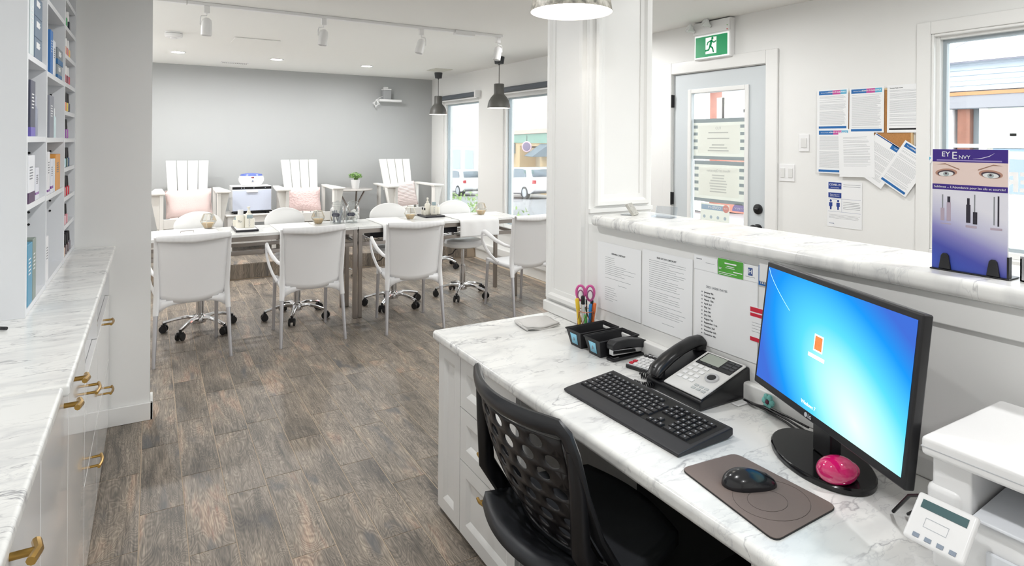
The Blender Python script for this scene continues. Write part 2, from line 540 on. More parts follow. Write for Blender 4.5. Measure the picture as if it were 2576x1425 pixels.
def window(n, y0, y1, z0, z1, stile=0.045, case=0.0, sash=True):
    w = sgroup('window_%d' % n)
    f = MB(); d = XW + .02
    f.box(d, y0, z0, d + .10, y0 + stile, z1).box(d, y1 - stile, z0, d + .10, y1, z1)
    f.box(d, y0 + stile, z0, d + .10, y1 - stile, z0 + stile).box(d, y0 + stile, z1 - stile, d + .10, y1 - stile, z1)
    obj('window_frame', f, TRIM, w, bevel=.004)
    g = MB().box(d + .05, y0 + stile, z0 + stile, d + .056, y1 - stile, z1 - stile)
    obj('pane', g, GLASS, w, smooth=False)
    s = MB(); q = .018
    s.box(d + .035, y0 + stile, z0 + stile, d + .07, y0 + stile + q, z1 - stile).box(d + .035, y1 - stile - q, z0 + stile, d + .07, y1 - stile, z1 - stile)
    s.box(d + .035, y0 + stile + q, z0 + stile, d + .07, y1 - stile - q, z0 + stile + q).box(d + .035, y0 + stile + q, z1 - stile - q, d + .07, y1 - stile - q, z1 - stile)
    obj('glazing_bead', s, mat('bead_grey', 'aeb9bf', .5), w)
    if case:
        c = MB(); t = .02; e = case
        c.box(XW - t, y0 - e, z0 - e, XW - .0005, y0, z1 + e).box(XW - t, y1, z0 - e, XW - .0005, y1 + e, z1 + e)
        c.box(XW - t, y0, z1, XW - .0005, y1, z1 + e).box(XW - t, y0, z0 - e, XW - .0005, y1, z0)
        obj('casing', c, TRIM, w, bevel=.006)
        c2 = MB(); k = .014
        c2.box(XW - .012, y0, z0, XW + .03, y0 + k, z1).box(XW - .012, y1 - k, z0, XW + .03, y1, z1).box(XW - .012, y0 + k, z1 - k, XW + .03, y1 - k, z1)
        obj('inner_stop', c2, TRIM, w, bevel=.004)
    else:
        obj('window_sill', MB().box(XW - .05, y0 - .03, z0 - .025, XW + .02, y1 + .03, z0 - .0005), TRIM, w, bevel=.005)
    return w
window(1, *OPEN[0])
window(2, *OPEN[1])
window(3, OPEN[3][0], OPEN[3][1], OPEN[3][2], OPEN[3][3], .03, .072)

# entrance door
D = sgroup('door_1')
y0, y1, zt = 2.79, 3.678, 2.075
gy0, gy1, gz0, gz1 = 2.975, 3.487, .25, 1.915
DOORM = mat('door_paint', 'd3d9dc', .4)
m = MB(); dx0, dx1 = XW + .012, XW + .055
m.box(dx0, y0, .005, dx1, gy0 - .0, zt).box(dx0, gy1, .005, dx1, y1, zt).box(dx0, gy0, gz1, dx1, gy1, zt).box(dx0, gy0, .005, dx1, gy1, gz0)
obj('door_leaf', m, DOORM, D)
m = MB(); k = .035; b = .012
m.box(dx0 - b, gy0 - k, gz0 - k, dx0, gy0, gz1 + k).box(dx0 - b, gy1, gz0 - k, dx0, gy1 + k, gz1 + k).box(dx0 - b, gy0, gz1, dx0, gy1, gz1 + k).box(dx0 - b, gy0, gz0 - k, dx0, gy1, gz0)
obj('glass_moulding', m, TRIM, D, bevel=.005)
obj('pane', MB().box(dx0 + .018, gy0, gz0, dx0 + .024, gy1, gz1), GLASS, D, smooth=False)
m = MB(); e = .095
m.box(XW - .02, y0 - .005 - e, 0, XW - .0005, y0 - .005, zt + .008 + e).box(XW - .02, y1 + .005, 0, XW - .0005, y1 + .005 + e, zt + .008 + e).box(XW - .02, y0 - .005, zt + .008, XW - .0005, y1 + .005, zt + .008 + e)
obj('casing', m, TRIM, D, bevel=.006)
for z in (1.065, 1.865):
    h = obj('hinge', MB().box(XW - .008, y1 - .004, z - .05, XW + .012, y1 + .010, z + .05).cyl((XW - .012, y1 + .003, z - .052), (XW - .012, y1 + .003, z + .052), .007), BLACKM, D)
for z, nm in ((1.055, 'deadbolt'), (.915, 'door_knob')):
    mm = MB().lathe([(0.0, 0), (.036, 0), (.036, .010), (.030, .014), (.0, .014)] if nm == 'deadbolt' else [(0, 0), (.034, 0), (.034, .008), (.014, .012), (.014, .035), (.030, .045), (.032, .058), (.022, .07), (0, .072)], 24)
    o = obj(nm, mm, BLACK, D, loc=(dx0 - .0005, 2.857, z), rot=(0, R(-90), 0))
    if nm == 'deadbolt':
        obj('thumb_turn', MB().box(-.006, -.016, .012, .006, .016, .028), BLACK, o, bevel=.003)

# pillar with raised mouldings, standing at the end of the desk
PX0, PX1, PYa, PYb = 1.592, 1.945, 2.06, 2.375
pil = struct('pillar', MB().box(PX0, PYa, .7405, PX1, PYb, ZC - .0005).box(PX0 + .01, PYa + .29, 0, PX1, PYb, .7405), TRIM)
def mould_frame(x0, x1, z0, z1, w, d, M):
    b = MB()
    def bar(pts):                      # sloped picture-frame profile
        pass
    o = [(x0, z0), (x1, z0), (x1, z1), (x0, z1)]
    def ring(off): return [(x0 + off, z0 + off), (x1 - off, z0 + off), (x1 - off, z1 - off), (x0 + off, z1 - off)]
    rings = [(0, 0), (w * .15, d), (w * .45, d * .9), (w * .65, d * .35), (w, d * .2), (w, 0)]
    vs = []
    for off, h in rings: vs += [(x, h, z) for x, z in ring(off)]
    fs = []
    for r in range(len(rings) - 1):
        for i in range(4):
            j = (i + 1) % 4
            fs.append((r * 4 + i, r * 4 + j, r * 4 + 4 + j, r * 4 + 4 + i))
    b.add(vs, fs, M)
    return b
# face toward -Y: local x -> X, local h -> -Y
M1 = Matrix(((1, 0, 0, 0), (0, -1, 0, PYa), (0, 0, 1, 0), (0, 0, 0, 1)))
obj('moulding', mould_frame(PX0 + .028, PX1 - .02, 1.245, 2.44, .052, .018, M1), TRIM, pil, ang=20)
obj('panel_rail', MB().box(PX0, PYa - .012, 1.2225, PX1, PYa - .0005, 1.24), TRIM, pil)
# face toward -X: local x -> Y, local h -> -X
M2 = Matrix(((0, -1, 0, PX0), (1, 0, 0, 0), (0, 0, 1, 0), (0, 0, 0, 1)))
obj('moulding', mould_frame(PYa + .02, PYb - .015, .80, 2.44, .05, .018, M2), TRIM, pil, ang=20)
obj('base_strip', MB().box(PX0 - .02, PYa + .0, .741, PX0 - .0005, PYb, .79), TRIM, pil, bevel=.006)

# ================================================================== RECEPTION DESK
kw = thing('counter_wall', 'white half wall that carries the raised marble counter above the desk', 'half wall', (0, 0, 0))
obj('wall_panel', MB().box(1.592, -.9, 0.0, 1.83, 2.059, 1.177), CABW, kw)
obj('top_rail', MB().box(1.580, -.9, 1.105, 1.5915, 1.21, 1.177), CABW, kw, bevel=.004)
obj('ledge', MB().box(1.562, -.6, .7405, 1.5915, 2.055, .792), CABW, kw, bevel=.006)
cs = tag(obj('counter_slab', MB().box(1.556, -.9, 1.1775, 1.878, 2.005, 1.222), COUNTM, bevel=.018, seg=5), 'raised marble transaction counter with a rounded edge on the half wall', 'counter')

dt = thing('reception_desk', 'white marble reception desk top with grey veins and rounded front edge', 'desk', (0, 0, 0))
obj('desk_top', MB().box(1.005, -.6, .70, 1.5905, 2.345, .74), DESKM, dt, bevel=.014, seg=5)
# the desk is notched around the pillar base strip: pillar stands on it

def shaker(y0, y1, z0, z1, x, parent, name, m=CABW, d=.018):
    """a drawer or door front facing -X with a recessed centre"""
    b = MB(); w = .05
    M = Matrix(((0, -1, 0, x), (1, 0, 0, 0), (0, 0, 1, 0), (0, 0, 0, 1)))
    rings = [(0, -.0), (0, d), (w, d), (w + .008, d - .003), (w + .020, d - .011), (w + .022, d - .011)]
    vs = []
    for off, h in rings:
        vs += [(y0 + off, h, z0 + off), (y1 - off, h, z0 + off), (y1 - off, h, z1 - off), (y0 + off, h, z1 - off)]
    fs = []
    for r in range(len(rings) - 1):
        for i in range(4):
            j = (i + 1) % 4
            fs.append((r * 4 + i, r * 4 + j, r * 4 + 4 + j, r * 4 + 4 + i))
    n = len(rings) - 1
    fs.append((n * 4, n * 4 + 1, n * 4 + 2, n * 4 + 3)); fs.append((3, 2, 1, 0))
    b.add(vs, fs, M)
    return obj(name, b, m, parent, ang=15)

def tknob(parent, x, y, z, sgn=-1, s=1.0):
    b = MB().cyl((x, y, z), (x + sgn * .026 * s, y, z), .0055 * s, n=10)
    b.tube([(x + sgn * .026 * s, y - .024 * s, z), (x + sgn * .031 * s, y, z), (x + sgn * .026 * s, y + .024 * s, z)], .0065 * s, n=8, ry=.006 * s)
    return obj('knob', b, BRASS, parent)

dc = thing('drawer_cabinet', 'white drawer cabinet with brass knobs at the far end of the desk', 'cabinet', (0, 0, 0))
obj('body', MB().box(1.05, 1.71, 0.0, 1.575, 2.332, .6995), CABW, dc)
shaker(2.128, 2.330, .02, .69, 1.05, dc, 'end_panel')
for z0, z1, kz in ((.502, .69, .590), (.302, .498, .405), (.02, .298, .245)):
    f = shaker(1.712, 2.124, z0, z1, 1.05, dc, 'drawer_front')
    tknob(f, 1.039, 1.915, kz)
dc2 = thing('side_cabinet', 'white cabinet below the desk at the near side of the kneehole', 'cabinet', (0, 0, 0))
obj('body', MB().box(1.055, -.3, 0.0, 1.575, .82, .6995), CABW, dc2)
shaker(.44, .80, .02, .69, 1.055, dc2, 'door')
obj('kneehole_shade_panel', MB().box(1.555, .8205, 0.0, 1.575, 1.7095, .6995), mat('kneehole_shade_black', '0c0c0d', .8), kw)  # back panel painted black to stand for the shade under the desk
# computer tower and mat, added in black to imitate the kneehole's shade
pc = thing('added_dark_tower', 'black computer tower added to darken the kneehole under the desk', 'computer', (1.40, 1.02, 0))
obj('case', MB().box(-.2, -.09, .012, .15, .09, .42), BLACKM, pc, bevel=.006)
obj('front_panel', MB().box(-.212, -.085, .02, -.2005, .085, .41), BLACK, pc, bevel=.004)
for sx in (-.15, .1): obj('foot', MB().box(sx, -.08, 0, sx + .04, .08, .012), RUBBER, pc)
mtm = tag(obj('added_dark_mat', MB().box(.62, .84, .0005, 1.55, 1.69, .004), mat('mat_shade_black', '141415', .7), bevel=.001), 'black mat added to darken the wood floor under the desk', 'mat')  # black sheet added so the kneehole floor looks shaded
# ================================================================== LEFT CABINET AND DISPLAY SHELVES
XF = -0.183
lc = thing('storage_cabinet', 'long glossy white storage cabinet with brass handles along the left wall', 'cabinet', (0, 0, 0))
m = MB()
m.box(XL + .001, 0.3, .0, XF - .02, 2.46, .925)                      # near carcass
m.box(XL + .001, 2.46, .0, XF - .02, 3.852, .70)                     # drawers carcass
m.box(XL + .001, 2.46, .70, -.50, 3.852, .925)                       # back of the open niche
obj('carcass', m, LACQ, lc)
for y in (2.462, 3.02, 3.834): obj('divider', MB().box(-.4995, y, .7005, XF - .002, y + .018, .925), LACQ, lc)
def lfront(y0, y1, z0, z1, nm):
    return obj(nm, MB().box(XF - .0195, y0, z0, XF, y1, z1), LACQ, lc, bevel=.0025)
def dpull(parent, yc, z):
    b = MB()
    for dy in (-.04, .04): b.cyl((XF, yc + dy, z), (XF + .028, yc + dy, z), .0048, n=8)
    b.tube([(XF + .028, yc - .052, z), (XF + .034, yc - .02, z), (XF + .035, yc, z), (XF + .034, yc + .02, z), (XF + .028, yc + .052, z)], .0055, n=8)
    obj('handle', b, BRASS, parent)
for y0, y1, hy in ((2.464, 3.024, 2.57), (3.028, 3.836, 3.47)):
    for z0, z1, hz in ((.365, .698, .65), (.03, .361, .325)):
        f = lfront(y0, y1, z0, z1, 'drawer_front'); dpull(f, hy + (.16 if hz < .5 and hy < 3 else 0), hz)
for y0, y1, ky in ((1.985, 2.460, 2.08), (1.515, 1.981, 1.885), (1.03, 1.511, 1.20), (.42, 1.026, .9)):
    f = lfront(y0, y1, .03, .922, 'door'); tknob(f, XF, ky, .85 if ky > 1.5 else .875, 1, 1.15)
ls1 = tag(obj('counter_top', MB().box(XL + .001, 1.722, .926, -.157, 3.853, .955), LEFTM, bevel=.008, seg=3), 'far length of the marble counter below the display shelves', 'counter')
ls2 = tag(obj('counter_top', MB().box(XL + .001, .25, .926, -.168, 1.718, .955), LEFTM, bevel=.008, seg=3), 'near length of the marble counter at the left edge of the picture', 'counter')

# small bottles in the open niche
def mini_bottle(name, label, x, y, z, r, h, m, capm, caph, group=None):
    t = thing(name, label, 'bottle', (x, y, z), 0, group)
    obj('flask', MB().lathe([(0, 0), (r * .92, 0), (r, .004), (r, h * .8), (r * .75, h * .92), (r * .4, h), (0, h)], 14), m, t)
    obj('cap', MB().lathe([(r * .55, h), (r * .55, h + caph), (0, h + caph)], 12), capm, t)
    return t
mini_bottle('nail_polish', 'pink bottle lying back in the open niche of the glossy cabinet', -.27, 3.40, .7005, .02, .06, mat('np_pink', 'd887b4', .2), PLAST, .03, 'bottles in the open niche')
mini_bottle('nail_polish', 'dark blue bottle in the open niche of the glossy cabinet', -.25, 3.55, .7005, .02, .06, mat('np_navy', '23315e', .2), BLACK, .03, 'bottles in the open niche')
mini_bottle('nail_polish', 'lilac bottle in the open niche of the glossy cabinet', -.26, 3.32, .7005, .018, .05, mat('np_lilac', 'b79fce', .2), PLAST, .03, 'bottles in the open niche')

# shelving unit
XS = -0.335; DY = (2.42, 2.835, 3.385, 3.835)
sh = thing('shelving_unit', 'white open cubby shelving standing on the left marble counter', 'shelf', (0, 0, 0.9555))
t = .02; Z0 = 0.0; Z1 = 1.50
obj('back_panel', MB().box(XL + .002, DY[0], Z0, XL + .014, DY[3] + .017, Z1), SHELFW, sh)
obj('side_panel', MB().box(XL + .0145, DY[0], Z0, XS, DY[0] + t, Z1), SHELFW, sh)
obj('side_panel', MB().box(XL + .0145, DY[3] - .004, Z0, XS, DY[3] + .016, Z1), SHELFW, sh)
for y in DY[1:3]:
    obj('divider', MB().box(XL + .0145, y, Z0, XS, y + t, Z1), SHELFW, sh)
def zl(zw): return zw - .9555
holes = MB()
for c, zs in ((0, (.975, 1.307, 1.525, 1.79, 2.055)), (1, (.975, 1.302, 1.522, 1.772, 2.045)), (2, (.975, 1.12, 1.25, 1.385, 1.52, 1.645, 1.775, 1.905, 2.035, 2.165))):
    for z in zs:
        o = obj('shelf_board', MB().box(XL + .0145, DY[c] + t + .0005, zl(z) - .019, XS - .002, DY[c + 1] - (.0045 if c == 2 else .0005), zl(z)), SHELFW, sh)
    if c < 2:
        for z in zs[1:]:
            for dz in (-.06, -.105):
                holes.cyl((XS - .05, DY[c + 1] - .0022, zl(z) + dz), (XS - .05, DY[c + 1] - .0002, zl(z) + dz), .0045, n=8)
obj('peg_hole', holes, BLACKM, sh)
tag(obj('wall_switch_plate', MB().box(-.50, 2.412, 1.235, -.405, 2.4195, 1.355), mat('plate', 'dfe6ee', .4), bevel=.003), 'pale blue plate on the near side panel of the shelving unit', 'plate')
tag(obj('pen', MB().tube([(-.46, 2.36, .962), (-.36, 2.29, .962)], .005, n=8), BLACK), 'thin black pen lying on the left marble counter', 'pen')

# products
def carton(label, y0, y1, z0, h, col, dep=.07, band=None, inset=.0025, cat='box', group='product boxes on the shelves', cap=None):
    cy = (y0 + y1) / 2; w = abs(y1 - y0)
    t_ = thing('product_box', label, cat, (XS - inset - dep / 2, cy, z0 + .0004), 0, group)
    obj('box_body', MB().box(-dep / 2, -w / 2, 0, dep / 2, w / 2, h), mat('carton_' + col, col, .45), t_, bevel=.002)
    if band:
        bz0, bz1, bc = band
        obj('colour_band', MB().box(-dep / 2 - .0006, -w / 2 - .0006, bz0, dep / 2 + .0006, w / 2 + .0006, bz1), mat('carton_' + bc, bc, .45), t_)
    pr_ = MB()
    for i in range(5): pr_.box(dep / 2 + .0003, -w * .32, h * (.5 + .06 * i), dep / 2 + .0007, w * (.1 + .05 * (i % 3)), h * (.5 + .06 * i) + .004)
    for i in range(4): pr_.box(-dep * .3, -w / 2 - .0007, h * (.5 + .06 * i), dep * .2, -w / 2 - .0003, h * (.5 + .06 * i) + .004)
    obj('print', pr_, INK if col[0] in 'ef' else PAPER, t_)
    return t_
def bottle(label, y, z0, h, r, col, capcol, dep=.05, group='bottles on the shelves', caph=.25):
    t_ = thing('product_bottle', label, 'bottle', (XS - r - .003, y, z0 + .0004), 0, group)
    hb = h * (1 - caph)
    obj('body', MB().lathe([(0, 0), (r * .95, 0), (r, .005), (r, hb * .9), (r * .7, hb), (0, hb)], 18), mat('bottle_' + col, col, .3), t_)
    obj('cap', MB().lathe([(r * .72, hb), (r * .72, h), (0, h)], 16), mat('bottle_' + capcol, capcol, .35), t_)
    return t_
# first column
for k in range(3):
    carton('slate blue carton, %s of the stack of three on the top left shelf' % ('bottom', 'middle', 'top')[k], 2.58, 2.74, 1.79 + k * .0715, .071, '6b7f94', .08)
carton('pale mint carton beside the stacked slate cartons', 2.49, 2.56, 1.79, .21, 'dfe9ea', .07)
carton('tall charcoal carton with a violet foot on the shelf', 2.51, 2.60, 1.525, .185, '56596b', .07, (0, .03, '7a6fc4'))
bottle('slim grey bottle beside the tall charcoal carton', 2.66, 1.525, .14, .016, '9a9fae', 'b5b9c6')
carton('white carton with a plum foot on the third shelf', 2.475, 2.60, 1.307, .155, 'eceef2', .06, (0, .035, '4d2b57'))
carton('slim white carton with a lilac line beside the plum one', 2.62, 2.69, 1.307, .11, 'e6e8f0', .05, (.018, .026, '9a6fae'))
carton('sky blue carton standing at the bottom left of the shelves', 2.475, 2.565, .975, .20, '5a9dbd', .06)
carton('grey green carton behind the sky blue one', 2.575, 2.64, .975, .205, '8d9a92', .06)
# second column
carton('bright blue carton leaning on the upper shelf of the middle column', 2.955, 3.02, 1.772, .17, '3f79bd', .06)
carton('white carton next to the bright blue carton', 3.03, 3.10, 1.772, .14, 'e8ecf3', .05)
carton('grey and blue carton at the bottom of a pair', 3.16, 3.30, 1.772, .058, '8e989e', .08, (0, .016, '2f6fa5'))
carton('grey and blue carton at the top of a pair', 3.16, 3.33, 1.8306, .07, '878f95', .08, (0, .022, '2f6fa5'))
carton('tall grey carton in the middle column', 2.945, 3.06, 1.522, .165, '8f929d', .06)
bottle('slim pale teal bottle beside the tall grey carton', 3.13, 1.522, .12, .014, 'cfe3e6', 'e8eef0')
carton('tall white carton with a lilac line in the middle column', 2.90, 2.96, 1.302, .165, 'ececef', .05, (.012, .02, '8a5aa0'))
carton('first of the slim white cartons by the orange one', 2.99, 3.05, 1.302, .135, 'e6e9f2', .05, (.018, .028, '7e3f95'))
carton('second of the slim white cartons by the orange one', 3.06, 3.11, 1.302, .135, 'dfe3ee', .05)
carton('orange carton in the middle column', 3.13, 3.27, 1.302, .15, 'e6a24e', .06)
carton('white carton at the foot of the middle column', 2.875, 2.935, .975, .17, 'efeff2', .06)

# nail polish in the narrow column
def polish(label, y, z, col, cap='black', s=1.0):
    t_ = thing('nail_polish', label, 'nail polish', (XS - .0195, y, z + .0004), 0, 'nail polish bottles')
    r = .0165 * s
    obj('flask', MB().box(-r, -r, 0, r, r, .042 * s), mat('polish_' + col, col, .15, coat=.5), t_, bevel=.004)
    obj('cap', MB().lathe([(.011 * s, .042 * s), (.0125 * s, .046 * s), (.0105 * s, .088 * s), (.008 * s, .09 * s), (0, .09 * s)], 12), BLACK if cap == 'black' else PLAST, t_)
    return t_
NPZ = (.975, 1.12, 1.25, 1.385, 1.52, 1.645, 1.775, 1.905)
ORD = ('lowest', 'second', 'third', 'fourth', 'fifth', 'sixth', 'seventh', 'eighth')
rows = [
    [('beige', 'e8c7b0', 'white'), ('taupe', '7a6a6c', 'black'), ('brown', '5c474b', 'black'), ('grey mauve', '8a8592', 'black')],
    [('pale pink', 'f0b7bf', 'black'), ('rose', 'e59aa8', 'black')],
    [('deep red', 'b3122c', 'black'), ('scarlet', 'e01d35', 'black'), ('crimson', 'c91a3c', 'black')],
    [('sky blue', '8fd0e6', 'black'), ('pine green', '2f5d50', 'black'), ('steel blue', '3c5f86', 'black')],
    [('violet', '8a4aa0', 'black'), ('orchid', 'b565be', 'black')],
    [('coral', 'f08a5a', 'black'), ('yellow', 'f2d24a', 'black'), ('ink blue', '2a2f4a', 'black')],
    [('ruby', 'c22a4e', 'white'), ('wine', '8d2846', 'white'), ('cherry', 'd64560', 'white')],
    [('peach', 'f2a878', 'white'), ('salmon pink', 'ee8f8f', 'white'), ('apricot', 'f6c96e', 'white')],
]
for r_, row in enumerate(rows):
    for k, (nm, col, cap) in enumerate(row):
        polish('%s nail polish with %s cap on the %s shelf of the narrow column' % (nm, cap, ORD[r_]), 3.475 + k * .078 + (.02 if len(row) == 2 else 0), NPZ[r_], col, cap, 1.0 if cap == 'black' else .95)
for k, (nm, col) in enumerate((('leaf green', '46b46e'), ('dark ink', '2c3040'))):
    polish('%s bottle near the top of the narrow column' % nm, 3.49 + k * .12, 2.035, col, 'white')
# ================================================================== MANICURE TABLES
TF = 5.175; TBk = 5.615; TZ = .785
def table(label, x0, x1, n):
    t_ = thing('manicure_table', label, 'table', (x0, TF, 0), 0, 'manicure tables')
    L = x1 - x0; Dp = TBk - TF; q = .034
    obj('table_top', MB().box(-.012 if not n else -.006, -.02, TZ - .024, L + .012 if n else L - .001, Dp + .03, TZ), TABM, t_, bevel=.004)
    for lx in (0.0, L - q - (.002 if n == 0 else 0)):
        for ly in (0.0, Dp - q):
            obj('leg', MB().box(lx, ly, 0, lx + q, ly + q, TZ - .0245), STEEL, t_, bevel=.003)
    f = MB()
    for ly in (0.0, Dp - q): f.box(q, ly + .004, TZ - .062, L - q - .003, ly + q - .004, TZ - .0245)
    for lx in (0.0, L - q - .003): f.box(lx + .004, q, TZ - .062, lx + q - .004, Dp - q, TZ - .0245)
    obj('top_frame', f, STEEL, t_)
    for ly in (0.002, Dp - q + .002): obj('rail', MB().box(q, ly, .618, L - q - .003, ly + .03, .648), STEEL, t_, bevel=.002)
    obj('rail', MB().box(q, Dp - q + .004, .545, L - q - .003, Dp - .006, .570), STEEL, t_, bevel=.002)
    for lx in (0.003, L - q): obj('rail', MB().box(lx, q, .618, lx + .028, Dp - q, .648), STEEL, t_, bevel=.002)
    return t_
table('marble topped steel manicure table on the side of the partition', -.05, 1.528, 0)
table('marble topped steel manicure table on the side of the windows', 1.536, 3.125, 1)

# wire racks hung under the window side table with black bins
def rack(x0, x1, label):
    r_ = thing('wire_rack', label, 'rack', (x0, 5.23, .648), 0, 'wire racks under the tables')
    L = x1 - x0; b = MB()
    for y in (.0, .15, .3): b.tube([(0, y, .004), (L, y, .004)], .004, n=6)
    for i in range(int(L / .06) + 1): b.tube([(i * .06, 0, .006), (i * .06, .3, .006)], .0025, n=5)
    obj('wires', b, CHROME, r_)
    return r_
rack(2.05, 2.62, 'chrome wire rack on the rails below the window side table')
rack(1.62, 1.98, 'short chrome wire rack on the rails beside the joined table legs')
def bin_(x, y, w, d, h, label):
    t_ = thing('storage_bin', label, 'bin', (x, y, .657), 0, 'black bins under the table')
    b = MB(); k = .004
    b.box(-w / 2, -d / 2, 0, w / 2, d / 2, k).box(-w / 2, -d / 2, k, -w / 2 + k, d / 2, h).box(w / 2 - k, -d / 2, k, w / 2, d / 2, h).box(-w / 2 + k, -d / 2, k, w / 2 - k, -d / 2 + k, h).box(-w / 2 + k, d / 2 - k, k, w / 2 - k, d / 2, h)
    obj('shell', b, mat('bin_black', '23252c', .5), t_)
    obj('rim', MB().tube([(-w / 2, -d / 2, h), (w / 2, -d / 2, h), (w / 2, d / 2, h), (-w / 2, d / 2, h)], .003, n=5, closed=True), BLACK, t_)
bin_(2.40, 5.36, .22, .18, .06, 'black bin on the rack, nearer the draped towel')
bin_(2.15, 5.36, .16, .18, .06, 'black bin on the rack, nearer the joined table legs')
bin_(1.78, 5.40, .20, .18, .05, 'black bin on the short rack')

# ================================================================== WHITE ARMCHAIRS
def make_armchair(label):
    t_ = thing('armchair', label, 'chair', (0, 0, 0), 0, 'white armchairs at the manicure tables')
    # backrest shell
    def back(u, v):
        a = 2 * u - 1
        w = .212 + .012 * v
        bulge = .035 * (1 - a * a)
        z0 = .455 - .055 * (1 - a * a) ** .7
        z = z0 + (.865 - z0) * v
        return (a * w, -.175 - .055 * v ** 1.3 - bulge * (1 - .25 * v), z)
    obj('backrest', MB().grid(14, 12, back), CHAIRW, t_, solid=.010, offs=0)
    # rolled ribbed top edge turned backwards
    def roll(u, v):
        a = 2 * u - 1
        x = a * (.224 + .004 * v); y0 = -.230 - .026 * (1 - a * a)
        q = v * math.pi * .62
        rib = .0012 * math.cos(u * 90)
        return (x, y0 - .040 * math.sin(q) + rib * v, .865 + .014 * math.sin(v * math.pi * .9) - .075 * max(0, v - .35) * (1 - .35 * abs(a)))
    obj('top_roll', MB().grid(60, 7, roll), CHAIRW, t_, solid=.006, offs=0)
    # seat
    def seat(u, v):
        a = 2 * u - 1; b = 2 * v - 1
        x = a * (.212 - .012 * b); y = .03 + b * .225
        return (x, y, .435 - .012 * (1 - a * a) * (1 - b * b) + (-.014 * max(0, b - .75) * 4))
    obj('seat', MB().grid(12, 12, seat), CHAIRW, t_, solid=.03)
    for s in (-1, 1):
        # side stanchion of the back with the plastic leg sleeve
        obj('back_sleeve', MB().tube([(s * .226, -.226, .862), (s * .222, -.200, .66), (s * .216, -.182, .50), (s * .217, -.190, .42), (s * .222, -.208, .335)], [.014, .017, .019, .021, .018], n=10, ry=[.010, .013, .016, .019, .018]), CHAIRW, t_)
        obj('leg', MB().cyl((s * .222, -.209, .335), (s * .2345, -.258, 0.006), .0150, .0115).cyl((s * .2345, -.258, 0.0), (s * .2342, -.2575, .012), .0125), ALU, t_)
        obj('front_sleeve', MB().tube([(s * .195, .212, .435), (s * .200, .222, .385)], [.022, .017], n=10), CHAIRW, t_)
        obj('leg', MB().cyl((s * .200, .222, .39), (s * .205, .248, 0.006), .0145, .0115).cyl((s * .205, .248, 0), (s * .205, .2475, .012), .0125), ALU, t_)
        arm = [(s * .222, -.205, .60), (s * .238, -.12, .605), (s * .256, .0, .632), (s * .268, .10, .672), (s * .270, .165, .694), (s * .270, .205, .690), (s * .268, .222, .655), (s * .264, .215, .600), (s * .252, .175, .535), (s * .236, .11, .475), (s * .215, .03, .428)]
        obj('armrest', MB().tube(arm, [.012, .014, .018, .021, .022, .021, .019, .018, .017, .016, .014], n=10, up=(s, 0, .25), ry=.0085), CHAIRW, t_)
    # arched web below the seat at the back
    def web(u, v):
        a = 2 * u - 1
        zb = .345 + .055 * (1 - a ** 4)
        return (a * .212, -.196 - .006 * (1 - a * a), zb + (.425 - zb) * v)
    obj('apron', MB().grid(14, 2, web), CHAIRW, t_, solid=.008, offs=0)
    return t_
ac = make_armchair('white plastic armchair nearest the partition, left of the row')
ac.location = (.247, 4.942, 0); ac.rotation_euler = (0, 0, R(2.5))
dup(ac, (1.058, 4.940, 0), R(0), 'white plastic armchair second from the partition, in front of the two glass jars')
dup(ac, (1.857, 4.845, 0), R(-6), 'white plastic armchair third from the partition, right of the joined table legs')
dup(ac, (2.925, 4.815, 0), R(5), 'white plastic armchair partly hidden by the pillar')

